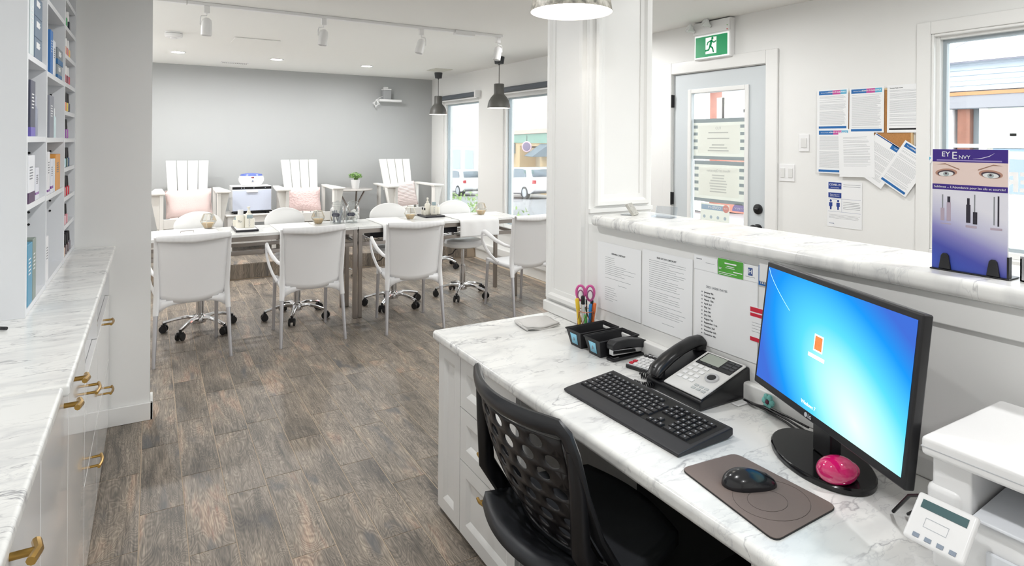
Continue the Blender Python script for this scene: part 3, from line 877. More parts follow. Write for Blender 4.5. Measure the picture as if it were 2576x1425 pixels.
# ================================================================== STOOLS
def make_stool(label, backrest=True, seat_z=.52, rr=.26):
    t_ = thing('rolling_stool', label, 'stool', (0, 0, 0), 0, 'white rolling stools')
    obj('column', MB().lathe([(.029, .075), (.029, .30), (.024, .302), (.024, .31), (.016, .312), (.016, seat_z - .05)], 18), CHROME, t_)
    obj('hub', MB().lathe([(0, .065), (.045, .065), (.05, .085), (.042, .115), (.029, .13)], 20), CHROME, t_)
    for k in range(5):
        a = R(72 * k + 20); c, s = math.cos(a), math.sin(a)
        sp = obj('base_spoke', MB().tube([(c * .03, s * .03, .10), (c * .10, s * .10, .112), (c * .18, s * .18, .098), (c * rr, s * rr, .075)], [.021, .020, .017, .014], n=8, up=(0, 0, 1), ry=[.020, .014, .012, .012]), CHROME, t_)
        obj('caster', MB().cyl((c * rr - s * .013, s * rr + c * .013, .0285), (c * rr - s * .026, s * rr + c * .026, .0285), .0283, n=16).cyl((c * rr + s * .013, s * rr - c * .013, .0285), (c * rr + s * .026, s * rr - c * .026, .0285), .0283, n=16).box(-.022, -.013, .03, .022, .013, .062, Matrix.Translation((c * rr, s * rr, 0)) @ Matrix.Rotation(a + R(90), 4, 'Z')).cyl((c * rr, s * rr, .05), (c * rr, s * rr, .078), .008), RUBBER, sp)
    obj('lever', MB().lathe([(0, seat_z - .05), (.05, seat_z - .05), (.05, seat_z - .037), (0, seat_z - .037)], 16).tube([(-.03, -.02, seat_z - .045), (-.10, -.06, seat_z - .05), (-.14, -.08, seat_z - .085), (-.19, -.10, seat_z - .09)], .005, n=6), BLACK, t_)
    obj('seat', MB().lathe([(0, seat_z - .036), (.15, seat_z - .035), (.19, seat_z - .02), (.195, seat_z + .01), (.18, seat_z + .035), (.12, seat_z + .045), (0, seat_z + .04)], 28), VINYL, t_)
    if backrest:
        def bk(u, v):
            a = 2 * u - 1; q = v * math.pi
            return (0, 0, 0)
        b = MB()
        n, mth = 24, 12
        vs = []; 
        # pillow like oval pad, slightly wrapped round the sitter
        b.ell((0, 0, 0), .185, .038, .125, 28, 16)
        for p in b.v: p.y += -.35 * p.x * p.x
        pad = obj('backrest', b, VINYL, t_, loc=(0, .262, seat_z + .275), rot=(R(-8), 0, 0))
        obj('back_bracket', MB().tube([(0, .12, seat_z - .04), (0, .22, seat_z - .035), (0, .275, seat_z + .05), (0, .285, seat_z + .22)], [.012, .012, .012, .012], n=8, up=(1, 0, 0), ry=.02), CHROME, t_)
    return t_
st = make_stool('white rolling stool with a rounded back behind the leftmost armchair')
st.location = (.345, 5.452, 0); st.rotation_euler = (0, 0, 0)
dup(st, (1.09, 5.462, 0), R(14), 'white rolling stool with a rounded back behind the second armchair')
dup(st, (1.945, 5.44, 0), R(-8), 'white rolling stool with a rounded back behind the third armchair')
dup(st, (2.655, 5.445, 0), R(-4), 'white rolling stool with a rounded back under the window side table end')
lo = make_stool('low white pedicure stool on chrome casters before the right lounge chair', False, .40, .23)
lo.location = (3.0, 6.80, 0)
dup(lo, (1.74, 6.82, 0), R(30), 'low white pedicure stool on chrome casters before the middle lounge chair')

# ================================================================== ADIRONDACK CHAIRS ON THE PLATFORM
def make_lounge(label):
    t_ = thing('lounge_chair', label, 'chair', (0, 0, PZ), 0, 'white slatted lounge chairs')
    k = .022
    for i in range(4):
        xa0 = -.235 + i * .1185; xa1 = xa0 + .1065
        def sl(x0t, x1t):
            b = MB(); f = .80
            pts = []
            for (z, y) in ((.30, .06), (1.09, .36)):
                s_ = f if z < .5 else 1.0
                pts.append((x0t * s_, y, z)); pts.append((x1t * s_, y, z))
            n = Vector((0, .79, -.30)).normalized() * k
            vs = [pts[0], pts[1], pts[3], pts[2]]
            vs += [tuple(Vector(p) + Vector((0, abs(n.y), n.z))) for p in vs]
            return b.add(vs, [(0, 1, 2, 3), (7, 6, 5, 4), (0, 4, 5, 1), (1, 5, 6, 2), (2, 6, 7, 3), (3, 7, 4, 0)])
        obj('back_slat', sl(xa0, xa1), WOODW, t_, bevel=.002)
    obj('back_rail', MB().box(-.22, .235, .66, .22, .26, .73), WOODW, t_, bevel=.003)
    for i in range(5):
        y = -.36 + i * .092; z = .43 - i * .032
        obj('seat_slat', MB().box(-.27, y, z, .27, y + .085, z + .02), WOODW, t_, bevel=.003)
    obj('front_apron', MB().box(-.27, -.385, .36, .27, -.361, .465), WOODW, t_, bevel=.003)
    obj('front_stretcher', MB().box(-.27, -.383, .14, .27, -.363, .25), WOODW, t_, bevel=.003)
    for s in (-1, 1):
        xl = s * .285
        obj('leg', MB().box(xl - .018, -.395, 0, xl + .018, -.295, .735), WOODW, t_, bevel=.003)
        # tapered bracket between leg and arm
        b = MB().prism([(s * .304, .36), (s * .304, .735), (s * .395, .735), (s * .325, .36)], .0, .022)
        M = Matrix(((1, 0, 0, 0), (0, 0, -1, -.335), (0, 1, 0, 0), (0, 0, 0, 1)))
        b.v = [M @ p for p in b.v]
        obj('arm_bracket', b, WOODW, t_, bevel=.002)
        arm = [(s * .250, -.41), (s * .405, -.41), (s * .405, -.30), (s * .345, .30), (s * .270, .30)]
        obj('armrest', MB().prism(arm if s > 0 else arm[::-1], .736, .760), WOODW, t_, bevel=.005)
        obj('back_leg', MB().add([(s * .272 - .011, -.29, .33), (s * .272 + .011, -.29, .33), (s * .272 + .011, .46, .0), (s * .272 - .011, .46, .0), (s * .272 - .011, -.29, .43), (s * .272 + .011, -.29, .43), (s * .272 + .011, .56, .0), (s * .272 - .011, .56, .0)], [(0, 1, 2, 3), (4, 7, 6, 5), (0, 4, 5, 1), (1, 5, 6, 2), (2, 6, 7, 3), (3, 7, 4, 0)]), WOODW, t_)
        obj('arm_post', MB().box(s * .285 - .018, .20, .19, s * .285 + .018, .27, .735), WOODW, t_, bevel=.003)
        obj('peg', MB().ell((s * .315, -.32, .33), .018, .018, .02, 10, 8), WOODW, t_)
    return t_
ad = make_lounge('white slatted lounge chair with the plain pink cushion, left of the towel cabinet')
ad.location = (.388, 8.08, PZ)
dup(ad, (1.70, 8.08, PZ), 0, 'white slatted lounge chair in the middle with a knitted pink cushion')
dup(ad, (3.04, 8.08, PZ), R(3), 'white slatted lounge chair beside the window with a striped pale pink cushion')

def pillow(label, loc, w, h, col, kind, rot):
    m_ = bpy.data.materials.new('cushion_' + kind); m_.use_nodes = True
    nt = m_.node_tree; b_ = nt.nodes['Principled BSDF']; b_.inputs['Base Color'].default_value = lin(col); b_.inputs['Roughness'].default_value = .9
    b_.inputs['Sheen Weight'].default_value = .4
    tc = nd(nt, 'ShaderNodeTexCoord'); bp = nd(nt, 'ShaderNodeBump'); bp.inputs['Strength'].default_value = .9; bp.inputs['Distance'].default_value = .006
    if kind == 'plain': tx = nd(nt, 'ShaderNodeTexNoise'); tx.inputs['Scale'].default_value = 260; bp.inputs['Strength'].default_value = .5
    elif kind == 'knitted': tx = nd(nt, 'ShaderNodeTexVoronoi'); tx.inputs['Scale'].default_value = 42
    else: tx = nd(nt, 'ShaderNodeTexWave'); tx.inputs['Scale'].default_value = 16; tx.inputs['Distortion'].default_value = 3; tx.bands_direction = 'Z'
    nt.links.new(tc.outputs['Object'], tx.inputs['Vector']); nt.links.new(tx.outputs[0], bp.inputs['Height']); nt.links.new(bp.outputs[0], b_.inputs['Normal'])
    t_ = thing('cushion', label, 'cushion', loc, 0, 'pink cushions on the lounge chairs', rot)
    bd = MB(); bd.merge = True
    for side in (-1, 1):
        def fn(u, v):
            a = 2 * u - 1; c = 2 * v - 1
            e = max(0.0, (1 - a ** 4) * (1 - c ** 4)) ** .55
            pin = 1 - .06 * (1 - abs(c)) * abs(a) ** 3
            pin2 = 1 - .06 * (1 - abs(a)) * abs(c) ** 3
            return (a * w / 2 * pin, side * .06 * e, h / 2 + c * h / 2 * pin2)
        bd.grid(18, 14, fn)
    obj('cover', bd, m_, t_, ang=70)
    pp = [(-w / 2, 0, 0), (0, 0, .03 * h), (w / 2, 0, 0), (w / 2 * .95, 0, h / 2), (w / 2, 0, h), (0, 0, h * .97), (-w / 2, 0, h), (-w / 2 * .95, 0, h / 2)]
    obj('seam', MB().tube(pp, .004, n=6, closed=True), m_, t_)
pillow('plain blush pink cushion on the left lounge chair', (.385, 7.855, PZ + .468), .47, .315, 'e3cdc9', 'plain', (R(-17), R(-2), R(0)))
pillow('knitted pink cushion on the middle lounge chair', (1.63, 7.86, PZ + .468), .44, .30, 'e6ccc9', 'knitted', (R(-17), R(1), R(0)))
pillow('pale pink striped cushion on the lounge chair by the window', (2.96, 7.86, PZ + .468), .40, .33, 'eadad7', 'striped', (R(-17), R(-5), R(3)))
# ================================================================== PLATFORM ACCESSORIES
ws = thing('bench_table', 'low white wooden table under the towel warmer', 'table', (1.07, 8.22, PZ))
obj('table_top', MB().box(-.295, -.22, .42, .295, .24, .445), WOODW, ws, bevel=.008)
for ay in (-.205, .205): obj('apron', MB().box(-.225, ay, .345, .225, ay + .017, .4195), WOODW, ws)
for sx in (-.275, .225):
    for sy in (-.21, .18): obj('leg', MB().box(sx, sy, 0, sx + .05, sy + .045, .4195), WOODW, ws, bevel=.003)
obj('lower_shelf', MB().box(-.225, -.16, .10, .225, .17, .12), WOODW, ws)
tw = thing('towel_warmer', 'white hot towel cabinet with a pale blue door on the low table', 'appliance', (1.07, 8.22, PZ + .4455))
obj('housing', MB().box(-.225, -.15, .02, .225, .16, .335), PLAST, tw, bevel=.006)
for sx in (-.2, .16): obj('foot', MB().box(sx, -.13, 0, sx + .04, .13, .02), RUBBER, tw)
obj('control_strip', MB().box(-.222, -.156, .30, .222, -.1505, .33), BLACK, tw)
cp = MB()
for x in (-.12, -.09, .02, .15): cp.cyl((x, -.158, .315), (x, -.1562, .315), .006, n=8)
obj('buttons', cp, mat('button_grey', '9aa0a8', .4), tw)
d_ = obj('door', MB().box(-.22, -.166, .035, .22, -.1505, .295), mat('door_blue_white', 'dbe3f5', .35), tw, bevel=.005)
obj('handle', MB().box(-.065, -.178, .262, .065, -.1665, .276), PLAST, d_, bevel=.003)
obj('drip_tray', MB().box(-.23, -.175, .0205, .23, -.151, .032), BLACK, tw)
wx = thing('wax_warmer', 'rounded white wax warmer with a blue lid on the towel cabinet', 'appliance', (1.08, 8.22, PZ + .4455 + .3352))
def squash(prof, sx, sy, n=32):
    b = MB().lathe(prof, n)
    for p in b.v: p.x *= sx; p.y *= sy
    return b
obj('bowl', squash([(0, 0), (.105, 0), (.125, .02), (.145, .055), (.148, .085), (.138, .118), (.128, .122)], 1.0, .8), PLAST, wx)
obj('lid', squash([(.132, .1225), (.120, .142), (.07, .152), (0, .155)], 1.0, .8), mat('lid_blue', '5d6fb8', .25), wx)
obj('latch', MB().box(-.016, -.122, .100, .016, -.112, .112), mat('latch_red', '9a3b46', .4), wx, bevel=.002)
obj('dial', MB().cyl((0, -.121, .06), (0, -.112, .06), .010, n=14), mat('dial_grey', '8790a6', .4), wx)

sd = thing('side_table', 'round side table on crossed metal legs between the lounge chairs', 'table', (2.375, 8.27, PZ))
obj('table_top', MB().lathe([(0, .675), (.245, .675), (.262, .682), (.262, .69), (.25, .694), (0, .694)], 36), mat('tray_top', 'd9d4cf', .25, .4), sd)
for k in range(3):
    a = R(120 * k + 25)
    obj('leg', MB().cyl((.21 * math.cos(a), .21 * math.sin(a), .6745), (.21 * math.cos(a + R(165)), .21 * math.sin(a + R(165)), .0), .011, n=10), STEEL, sd)
obj('collar', MB().lathe([(.03, .33), (.035, .34), (.03, .35)], 14), STEEL, sd)
pp = thing('potted_plant', 'small leafy green plant in a white pot on the side table', 'plant', (2.395, 8.24, PZ + .6945))
obj('pot', MB().lathe([(0, 0), (.042, 0), (.046, .005), (.060, .115), (.063, .125), (.056, .125), (.052, .10), (0, .10)], 24), PLAST, pp)
lf = MB(); lrd = random.Random(5)
for i in range(240):
    a = lrd.random() * 6.283; r_ = .085 * lrd.random() ** .5; zz = .13 + (.09 - r_ * .55) * lrd.random() + .02
    M = Matrix.Translation((r_ * math.cos(a), r_ * math.sin(a), zz)) @ Euler((lrd.uniform(-.9, .9), lrd.uniform(-.9, .9), a)).to_matrix().to_4x4()
    s_ = lrd.uniform(.010, .018)
    lf.add([(-s_, 0, 0), (0, -s_ * .5, .002), (s_ * 1.1, 0, 0), (0, s_ * .5, .002)], [(0, 1, 2, 3)], M)
o = obj('leaves', lf, mat('leaf_green', '7fa65a', .5, var=.5, vscale=60), pp, smooth=False); o['kind'] = 'stuff'
obj('stems', MB().cyl((0, 0, .1), (0.01, 0, .17), .02, .035, n=10), mat('stem_green', '4f6b37', .6), pp)

# tiny wall shelf with router
sf = thing('wall_shelf', 'small white shelf high on the grey wall', 'shelf', (3.0, YB - .0005, 2.09))
obj('shelf_board', MB().box(-.165, -.16, 0, .165, 0, .032), PLAST, sf, bevel=.003)
sp = thing('speaker', 'grey speaker with a white cap on the small wall shelf', 'speaker', (2.955, YB - .085, 2.1225))
obj('body', MB().box(-.058, -.05, 0, .058, .05, .135), mat('speaker_grey', 'a9abad', .6), sp, bevel=.006)
obj('cap', MB().box(-.06, -.052, .1355, .06, .052, .155), PLAST, sp, bevel=.005)
obj('plug', MB().box(-.042, -.03, .1555, .018, .02, .182), PLAST, sp, bevel=.004)
cb = MB()
for k in range(4):
    cb.tube([(2.80 + .01 * k, YB - .1, 2.12), (2.775 - .012 * k, YB - .1 - .004 * k, 2.06), (2.79, YB - .105, 2.00 + .01 * k), (2.82 + .012 * k, YB - .1, 2.05), (2.81, YB - .098, 2.11)], .0035, n=5)
cb.tube([(2.81, YB - .1, 2.11), (2.83, YB - .1, 2.135), (2.896, YB - .1, 2.165)], .0035, n=5)
tag(obj('cable_coil', cb, PLAST), 'coiled white cable hanging off the small wall shelf', 'cable')

# ================================================================== THINGS ON THE MANICURE TABLES
def draped_towel(name, label, x0, x1, y1, drop):
    """hand towel lying on the table and hanging over its near edge"""
    n = 24; yE = TF - .026; z = TZ + .0042
    w = x1 - x0
    def fn(u, v):
        x = x0 + w * u
        L1 = y1 - yE; L = L1 + drop; s_ = v * L
        if s_ < L1 - .02: y, zz = y1 - s_, z
        else:
            q = min(1, max(0, (s_ - (L1 - .02)) / .05))
            y = yE + .02 - .026 * math.sin(q * math.pi / 2); zz = z - max(0, s_ - L1 + .0) * 1.0
            if s_ < L1: zz = z
        if s_ > L1: y -= .004 * math.sin(u * 19 + 1) * min(1, (s_ - L1) * 20) + .002
        if s_ > L1: y -= .004
        return (x + (.004 * math.sin(v * 9) if s_ > L1 else 0), y, zz)
    o = obj(name, MB().grid(n, 40, fn), mat('terry', 'f7f7f6', .95, bump=.8, bscale=420), solid=.006, offs=0, ang=80)
    return tag(o, label, 'towel', 'white towels on the manicure tables')
draped_towel('hand_towel', 'white towel draped over the table edge left of the second armchair', .885, 1.20, 5.60, .105)
draped_towel('hand_towel', 'white towel draped over the table edge left of the third armchair', 1.735, 2.03, 5.62, .135)
draped_towel('hand_towel', 'white towel draped over the table edge near the window', 2.475, 2.885, 5.60, .165)
tag(obj('hand_towel', MB().grid(16, 12, lambda u, v: (.06 + .40 * u, 5.22 + .34 * v, TZ + .0095 + .003 * math.sin(u * 9) * math.sin(v * 7))), mat('terry', 'f7f7f6'), solid=.010, offs=0, ang=80), 'white towel lying flat before the leftmost stool', 'towel', 'white towels on the manicure tables')

def geo_dish(label, x, y, rz, dz=.0004):
    t_ = thing('glass_terrarium', label, 'candle holder', (x, y, TZ + dz), rz, 'faceted glass candle holders')
    n = 6; r0, r1, r2, h1, h2 = .030, .062, .036, .055, .115
    b = MB()
    ring = lambda r, z, o: [(r * math.cos(2 * math.pi * (i + o) / n), r * math.sin(2 * math.pi * (i + o) / n), z) for i in range(n)]
    vs = ring(r0, 0.002, 0) + ring(r1, h1, 0) + ring(r2, h2, 0)
    fs = [tuple(range(n))] + [(i, (i + 1) % n, n + (i + 1) % n, n + i) for i in range(n)] + [(n + i, n + (i + 1) % n, 2 * n + (i + 1) % n, 2 * n + i) for i in range(n) if i not in (4,)] + [tuple(range(2 * n, 3 * n))]
    obj('glass_facets', MB().add(vs, fs), JARG, t_, smooth=False)
    e = MB()
    for a, c in [(i, (i + 1) % n) for i in range(n)] + [(i, n + i) for i in range(n)] + [(n + i, n + (i + 1) % n) for i in range(n)] + [(n + i, 2 * n + i) for i in range(n)] + [(2 * n + i, 2 * n + (i + 1) % n) for i in range(n)]:
        e.cyl(vs[a], vs[c], .0016, n=5, cap=False)
    obj('metal_edges', e, mat('pale_gold', 'd9d2c4', .3, .9), t_)
    k = MB(); vs2 = ring(r0 * .9, .004, 0) + ring(r1 * .80, h1 * .78, 0)
    k.add(vs2, [tuple(range(n)), tuple(range(n, 2 * n))] + [(i, (i + 1) % n, n + (i + 1) % n, n + i) for i in range(n)])
    obj('amber_filling', k, mat('amber_wood', 'f3cf9a', .4), t_, smooth=False)
geo_dish('faceted glass candle holder behind the leftmost armchair', .405, 5.52, .2, .0172)
geo_dish('faceted glass candle holder left of the two glass jars', 1.27, 5.50, .5)
geo_dish('faceted glass candle holder beside the black tray of lotions', 2.10, 5.43, .1)
geo_dish('faceted glass candle holder on the towel by the window', 2.83, 5.40, .35, .0076)

def jar(label, x, y, fill):
    t_ = thing('glass_jar', label, 'jar', (x, y, TZ + .0003), R(-28), 'lidded glass jars')
    obj('glass_body', MB().lathe([(0, .001), (.058, .001), (.062, .008), (.062, .125), (.052, .148), (.042, .155), (.042, .165), (.046, .168)], 24), JARG, t_)
    obj('lid', MB().lathe([(.047, .166), (.049, .170), (.049, .180), (.040, .186), (.012, .190), (.014, .198), (0, .200)], 24), JARG, t_)
    lb = MB(); 
    pts = [(-.032, .07), (-.026, .062), (.026, .062), (.032, .07), (.036, .078), (.032, .086), (.026, .094), (-.026, .094), (-.032, .086), (-.036, .078)]
    lb.poly(pts); v = []
    for p in lb.v:
        a = p.x / .0628; v.append(Vector((.0628 * math.sin(a), -.0628 * math.cos(a), p.y)))
    lb.v = v
    obj('chalk_label', lb, mat('chalk_navy', '2b3048', .7), t_, solid=.0006)
    b = MB(); jr = random.Random(len(label))
    if fill == 'sticks':
        for i in range(9): 
            a = jr.random() * 6.28; b.cyl((.03 * math.cos(a), .03 * math.sin(a), .005), (.042 * math.cos(a + 1), .042 * math.sin(a + 1), .11), .005, n=6)
        obj('nail_files', b, mat('file_grey', '8f929b', .6), t_)
    else:
        for i in range(26):
            a = jr.random() * 6.28; r_ = .04 * jr.random() ** .5; b.ell((r_ * math.cos(a), r_ * math.sin(a), .018 + .09 * jr.random()), .015, .015, .013, 8, 6)
        o_ = obj('cotton_balls', b, mat('cotton', 'f6f4f0', .95), t_); o_['kind'] = 'stuff'
jar('glass jar of nail files with dark label on the left', 1.43, 5.475, 'sticks')
jar('glass jar of cotton balls with dark label on the right', 1.562, 5.46, 'cotton')

tr = thing('black_tray', 'black tray with lotion bottles behind the leftmost armchair', 'tray', (.665, 5.42, TZ + .0003))
obj('tray_body', MB().box(-.085, -.16, 0, .085, .16, .016), mat('tray_black', '202027', .35), tr, bevel=.003)
obj('tray_inlay', MB().box(-.075, -.15, .0161, .075, .15, .018), PAPER, tr)
tr2 = thing('black_tray', 'black tray with lotion bottles behind the third armchair', 'tray', (2.36, 5.55, TZ + .0003))
obj('tray_body', MB().box(-.10, -.11, 0, .10, .11, .016), MATS['tray_black'], tr2, bevel=.003)
CREAM = mat('cream_plastic', 'f3efe2', .35)
def lotion(label, x, y, z, w, h, kind, words=None):
    t_ = thing('lotion_bottle', label, 'bottle', (x, y, z), R(-18), 'lotion bottles on the trays')
    if kind == 'pump':
        obj('body', squash([(0, 0), (w, 0), (w * 1.02, .006), (w, h * .75), (w * .6, h * .86), (w * .42, h * .9), (0, h * .9)], 1, .7, 20), CREAM, t_)
        obj('pump', MB().lathe([(w * .45, h * .9), (w * .45, h), (.006, h), (.006, h + .022), (0, h + .022)], 14).box(-.008, -.034, h + .022, .008, .010, h + .034), CREAM, t_)
    elif kind == 'cap':
        obj('body', squash([(0, 0), (w, 0), (w * 1.02, .006), (w, h * .65), (w * .85, h * .72), (0, h * .72)], 1, .7, 20), CREAM, t_)
        obj('cap', squash([(w * .62, h * .72), (w * .6, h), (0, h)], 1, .8, 20), PLAST, t_)
    elif kind == 'tub':
        obj('body', MB().box(-w, -w * .6, 0, w, w * .6, h * .74), CREAM, t_, bevel=.006)
        obj('cap', MB().box(-w * .62, -w * .55, h * .742, w * .62, w * .55, h), mat('cap_grey', '9fb0b4', .4), t_, bevel=.003)
    else:
        obj('body', MB().lathe([(0, 0), (w, 0), (w, h * .62), (w * .6, h * .68), (0, h * .68)], 14), mat('clear_oil', 'e8e4d8', .2), t_)
        obj('cap', MB().lathe([(w * .62, h * .68), (w * .6, h), (0, h)], 12), BLACK, t_)
    if words:
        text('lettering', words, .026 if len(words) < 4 else .016, (0, -w * (.73 if kind != 'tub' else .61), h * .38), INK, t_, rot=(R(90), R(90) if len(words) > 4 else 0, 0))
lotion('white lotion bottle with a tall white cap on the left tray', .630, 5.40, TZ + .0185, .036, .145, 'cap', 'flo')
lotion('cream pump bottle standing at the back of the left tray', .705, 5.50, TZ + .0185, .030, .125, 'pump')
lotion('cream bottle with grey cap on the left tray', .697, 5.37, TZ + .0185, .034, .105, 'tub', 'CUCCIO')
lotion('white tub behind the tall capped bottle on the left tray', .618, 5.50, TZ + .0185, .032, .075, 'tub')
lotion('cream pump bottle on the right tray', 2.335, 5.58, TZ + .0165, .028, .13, 'pump')
lotion('cream bottle with grey band on the right tray', 2.382, 5.53, TZ + .0165, .030, .125, 'tub', 'CUCCIO')
lotion('small white bottle at the right end of the right tray', 2.437, 5.56, TZ + .0165, .02, .10, 'cap')
lotion('first little black capped vial on the right tray', 2.292, 5.60, TZ + .0165, .011, .07, 'vial')
lotion('second little black capped vial on the right tray', 2.290, 5.54, TZ + .0165, .011, .07, 'vial')
tag(obj('phone_stand', MB().tube([(.20, 5.33, TZ + .014), (.20, 5.33, TZ + .028), (.29, 5.33, TZ + .028), (.29, 5.33, TZ + .014)], .003, n=6), STEEL), 'small wire stand lying on the towel before the leftmost stool', 'stand')
# ================================================================== CEILING
def pot(label, x, y, gl=POTM):
    t_ = thing('recessed_light', label, 'ceiling light', (x, y, ZC), 0, 'recessed ceiling lights')
    obj('trim_ring', MB().lathe([(.058, -.0005), (.078, -.0005), (.078, -.006), (.066, -.008), (.058, -.004)], 28), PLAST, t_)
    obj('lens', MB().lathe([(0, -.0035), (.0575, -.0035)], 14), gl, t_)
pot('recessed light in the salon ceiling, nearest the smoke detector', .243, 7.50, POTS)
pot('recessed light in the salon ceiling, middle of three by the grey wall', 1.25, 7.52, POTS)
pot('recessed light in the salon ceiling, nearest the wall shelf', 2.33, 7.56, POTS)
for lb, x, y in (('above the floor between cabinet and desk', .5, .7), ('above the floor beside the drawer cabinet', .5, 2.3), ('above the waiting side of the counter', 2.75, 1.1), ('near the entrance door', 2.75, 2.75), ('behind the photographer on the cabinet side', .45, -1.2), ('behind the photographer in the middle', 1.9, -1.2), ('behind the photographer on the window side', 3.2, -1.0), ('above the printer', 1.95, .2), ('added unseen behind the partition beside the manicure table', -.4, 5.2), ('added unseen behind the partition beside the platform', -.4, 7.0), ('added unseen behind the pillar', 3.0, 4.2)):  # partition and pillar lamps are added, out of view, to brighten the salon
    pot('recessed ceiling light ' + lb, x, y, POTS if y > 3.5 else POTM)

tk = thing('track_light', 'long white ceiling track that carries four spotlights', 'track light', (0, 0, 0))
ty = 4.70
obj('track', MB().box(-.70, ty - .018, ZC - .022, 2.66, ty + .018, ZC - .0005), PLAST, tk, bevel=.002)
obj('feed_box', MB().box(2.20, ty - .03, ZC - .04, 2.38, ty + .03, ZC - .0005), PLAST, tk, bevel=.004)
obj('track_joint', MB().box(.20, ty - .0195, ZC - .0235, .206, ty + .0195, ZC - .0005), mat('joint_grey', 'c4c4c2', .5), tk)
obj('feed_wire', MB().tube([(.62, ty + .022, ZC - .012), (.70, ty + .035, ZC - .004), (.78, ty + .034, ZC - .004), (.84, ty + .022, ZC - .012)], .004, n=6), mat('joint_grey', 'c4c4c2'), tk)
def spot(label, x, yaw, tilt):
    t_ = thing('spotlight', label, 'spotlight', (x, ty, ZC - .0225), R(yaw), 'spotlights on the track')
    obj('adapter', MB().box(-.018, -.018, -.05, .018, .018, 0), PLAST, t_, bevel=.003)
    obj('arm', MB().tube([(0, 0, -.05), (0, 0, -.066), (-.034, 0, -.07), (-.040, 0, -.085), (-.040, 0, -.13)], .004, n=6), PLAST, t_)
    hd = obj('head', MB().lathe([(0, .035), (.012, .034), (.028, .022), (.034, .0), (.035, -.085), (.030, -.088), (.028, -.05), (0, -.05)], 22), PLAST, t_, loc=(0, 0, -.115), rot=(0, R(tilt), 0))
    obj('lens', MB().lathe([(0, -.0495), (.0275, -.0495)], 10), POTS, hd)
spot('white spotlight on the track nearest the partition', .325, 0, 2)
spot('white spotlight on the track above the second armchair', 1.115, 0, 6)
spot('white spotlight on the track tilted left of the feed box', 1.90, 180, -14)
spot('white spotlight at the window end of the track', 2.62, 180, -10)

sm = thing('smoke_detector', 'round white smoke detector on the salon ceiling', 'smoke detector', (.166, 6.15, ZC))
obj('base', MB().lathe([(0, -.0005), (.068, -.0005), (.068, -.010), (0, -.010)], 30), PLAST, sm)
obj('dark_gap', MB().lathe([(.064, -.0101), (.064, -.014)], 30), mat('gap_grey', '8d8d8a', .6), sm)
obj('cover', MB().lathe([(.070, -.014), (.070, -.038), (.062, -.046), (.03, -.048), (.026, -.056), (0, -.058)], 30), PLAST, sm)
ap = thing('access_panel', 'flat white access panel on the salon ceiling', 'panel', (.85, 6.27, ZC))
obj('plate', MB().box(-.20, -.17, -.012, .20, .17, -.0005), CEIL, ap, bevel=.008, seg=3)
vt = thing('ceiling_vent', 'slim grille in the ceiling close to the grey wall', 'vent', (.875, 8.18, ZC))
obj('frame', MB().box(-.15, -.04, -.006, .15, .04, -.0005), PLAST, vt)
for i in range(14): obj('slot', MB().box(-.135 + i * .02, -.028, -.0075, -.125 + i * .02, .028, -.0062), mat('slot_grey', '98968f', .7), vt)
vt2 = thing('ceiling_vent', 'square white grille in the ceiling above the far pendant', 'vent', (3.26, 7.42, ZC))
obj('frame', MB().box(-.12, -.15, -.008, .12, .15, -.0005), mat('vent_cream', 'e2e1d8', .5), vt2, bevel=.003)
for i in range(8): obj('slat', MB().box(-.10, -.13 + i * .034, -.013, .10, -.112 + i * .034, -.0082), MATS['vent_cream'], vt2)

def pendant(label, x, y, zb, r):
    t_ = thing('pendant_lamp', label, 'pendant lamp', (x, y, zb), 0, 'charcoal pendant lamps')
    top = ZC - zb
    k = r / .125
    obj('canopy', MB().lathe([(0, top - .0005), (.055 * k, top - .0005), (.058 * k, top - .008), (.048 * k, top - .078), (.012, top - .082), (.008, top - .092), (0, top - .092)], 24), mat('canopy_dark', '3d3f42', .5), t_)
    obj('cord', MB().cyl((0, 0, .262 * k), (0, 0, top - .09), .0035, n=8), BLACKM, t_)
    sh_ = MB().lathe([(0, .262 * k), (.050 * k, .262 * k), (.055 * k, .255 * k), (.055 * k, .160 * k), (.060 * k, .145 * k), (.085 * k, .118 * k), (.108 * k, .080 * k), (.121 * k, .035 * k), (.125 * k, 0)], 32)
    obj('shade', sh_, DARKLAMP, t_)
    obj('shade_lining', MB().lathe([(.052 * k, .15 * k), (.080 * k, .116 * k), (.104 * k, .079 * k), (.118 * k, .035 * k), (.1245 * k, .0003)], 32), PLAST, t_)
    obj('bulb', MB().ell((0, 0, .085 * k), .03, .03, .04, 8, 6), mat('bulb_glow', 'fff6e8', .5, emit=45), t_)
pendant('charcoal pendant lamp hanging nearer the grey wall', 3.385, 7.74, 1.887, .120)
pendant('charcoal pendant lamp hanging before the second window', 3.312, 5.91, 1.892, .128)

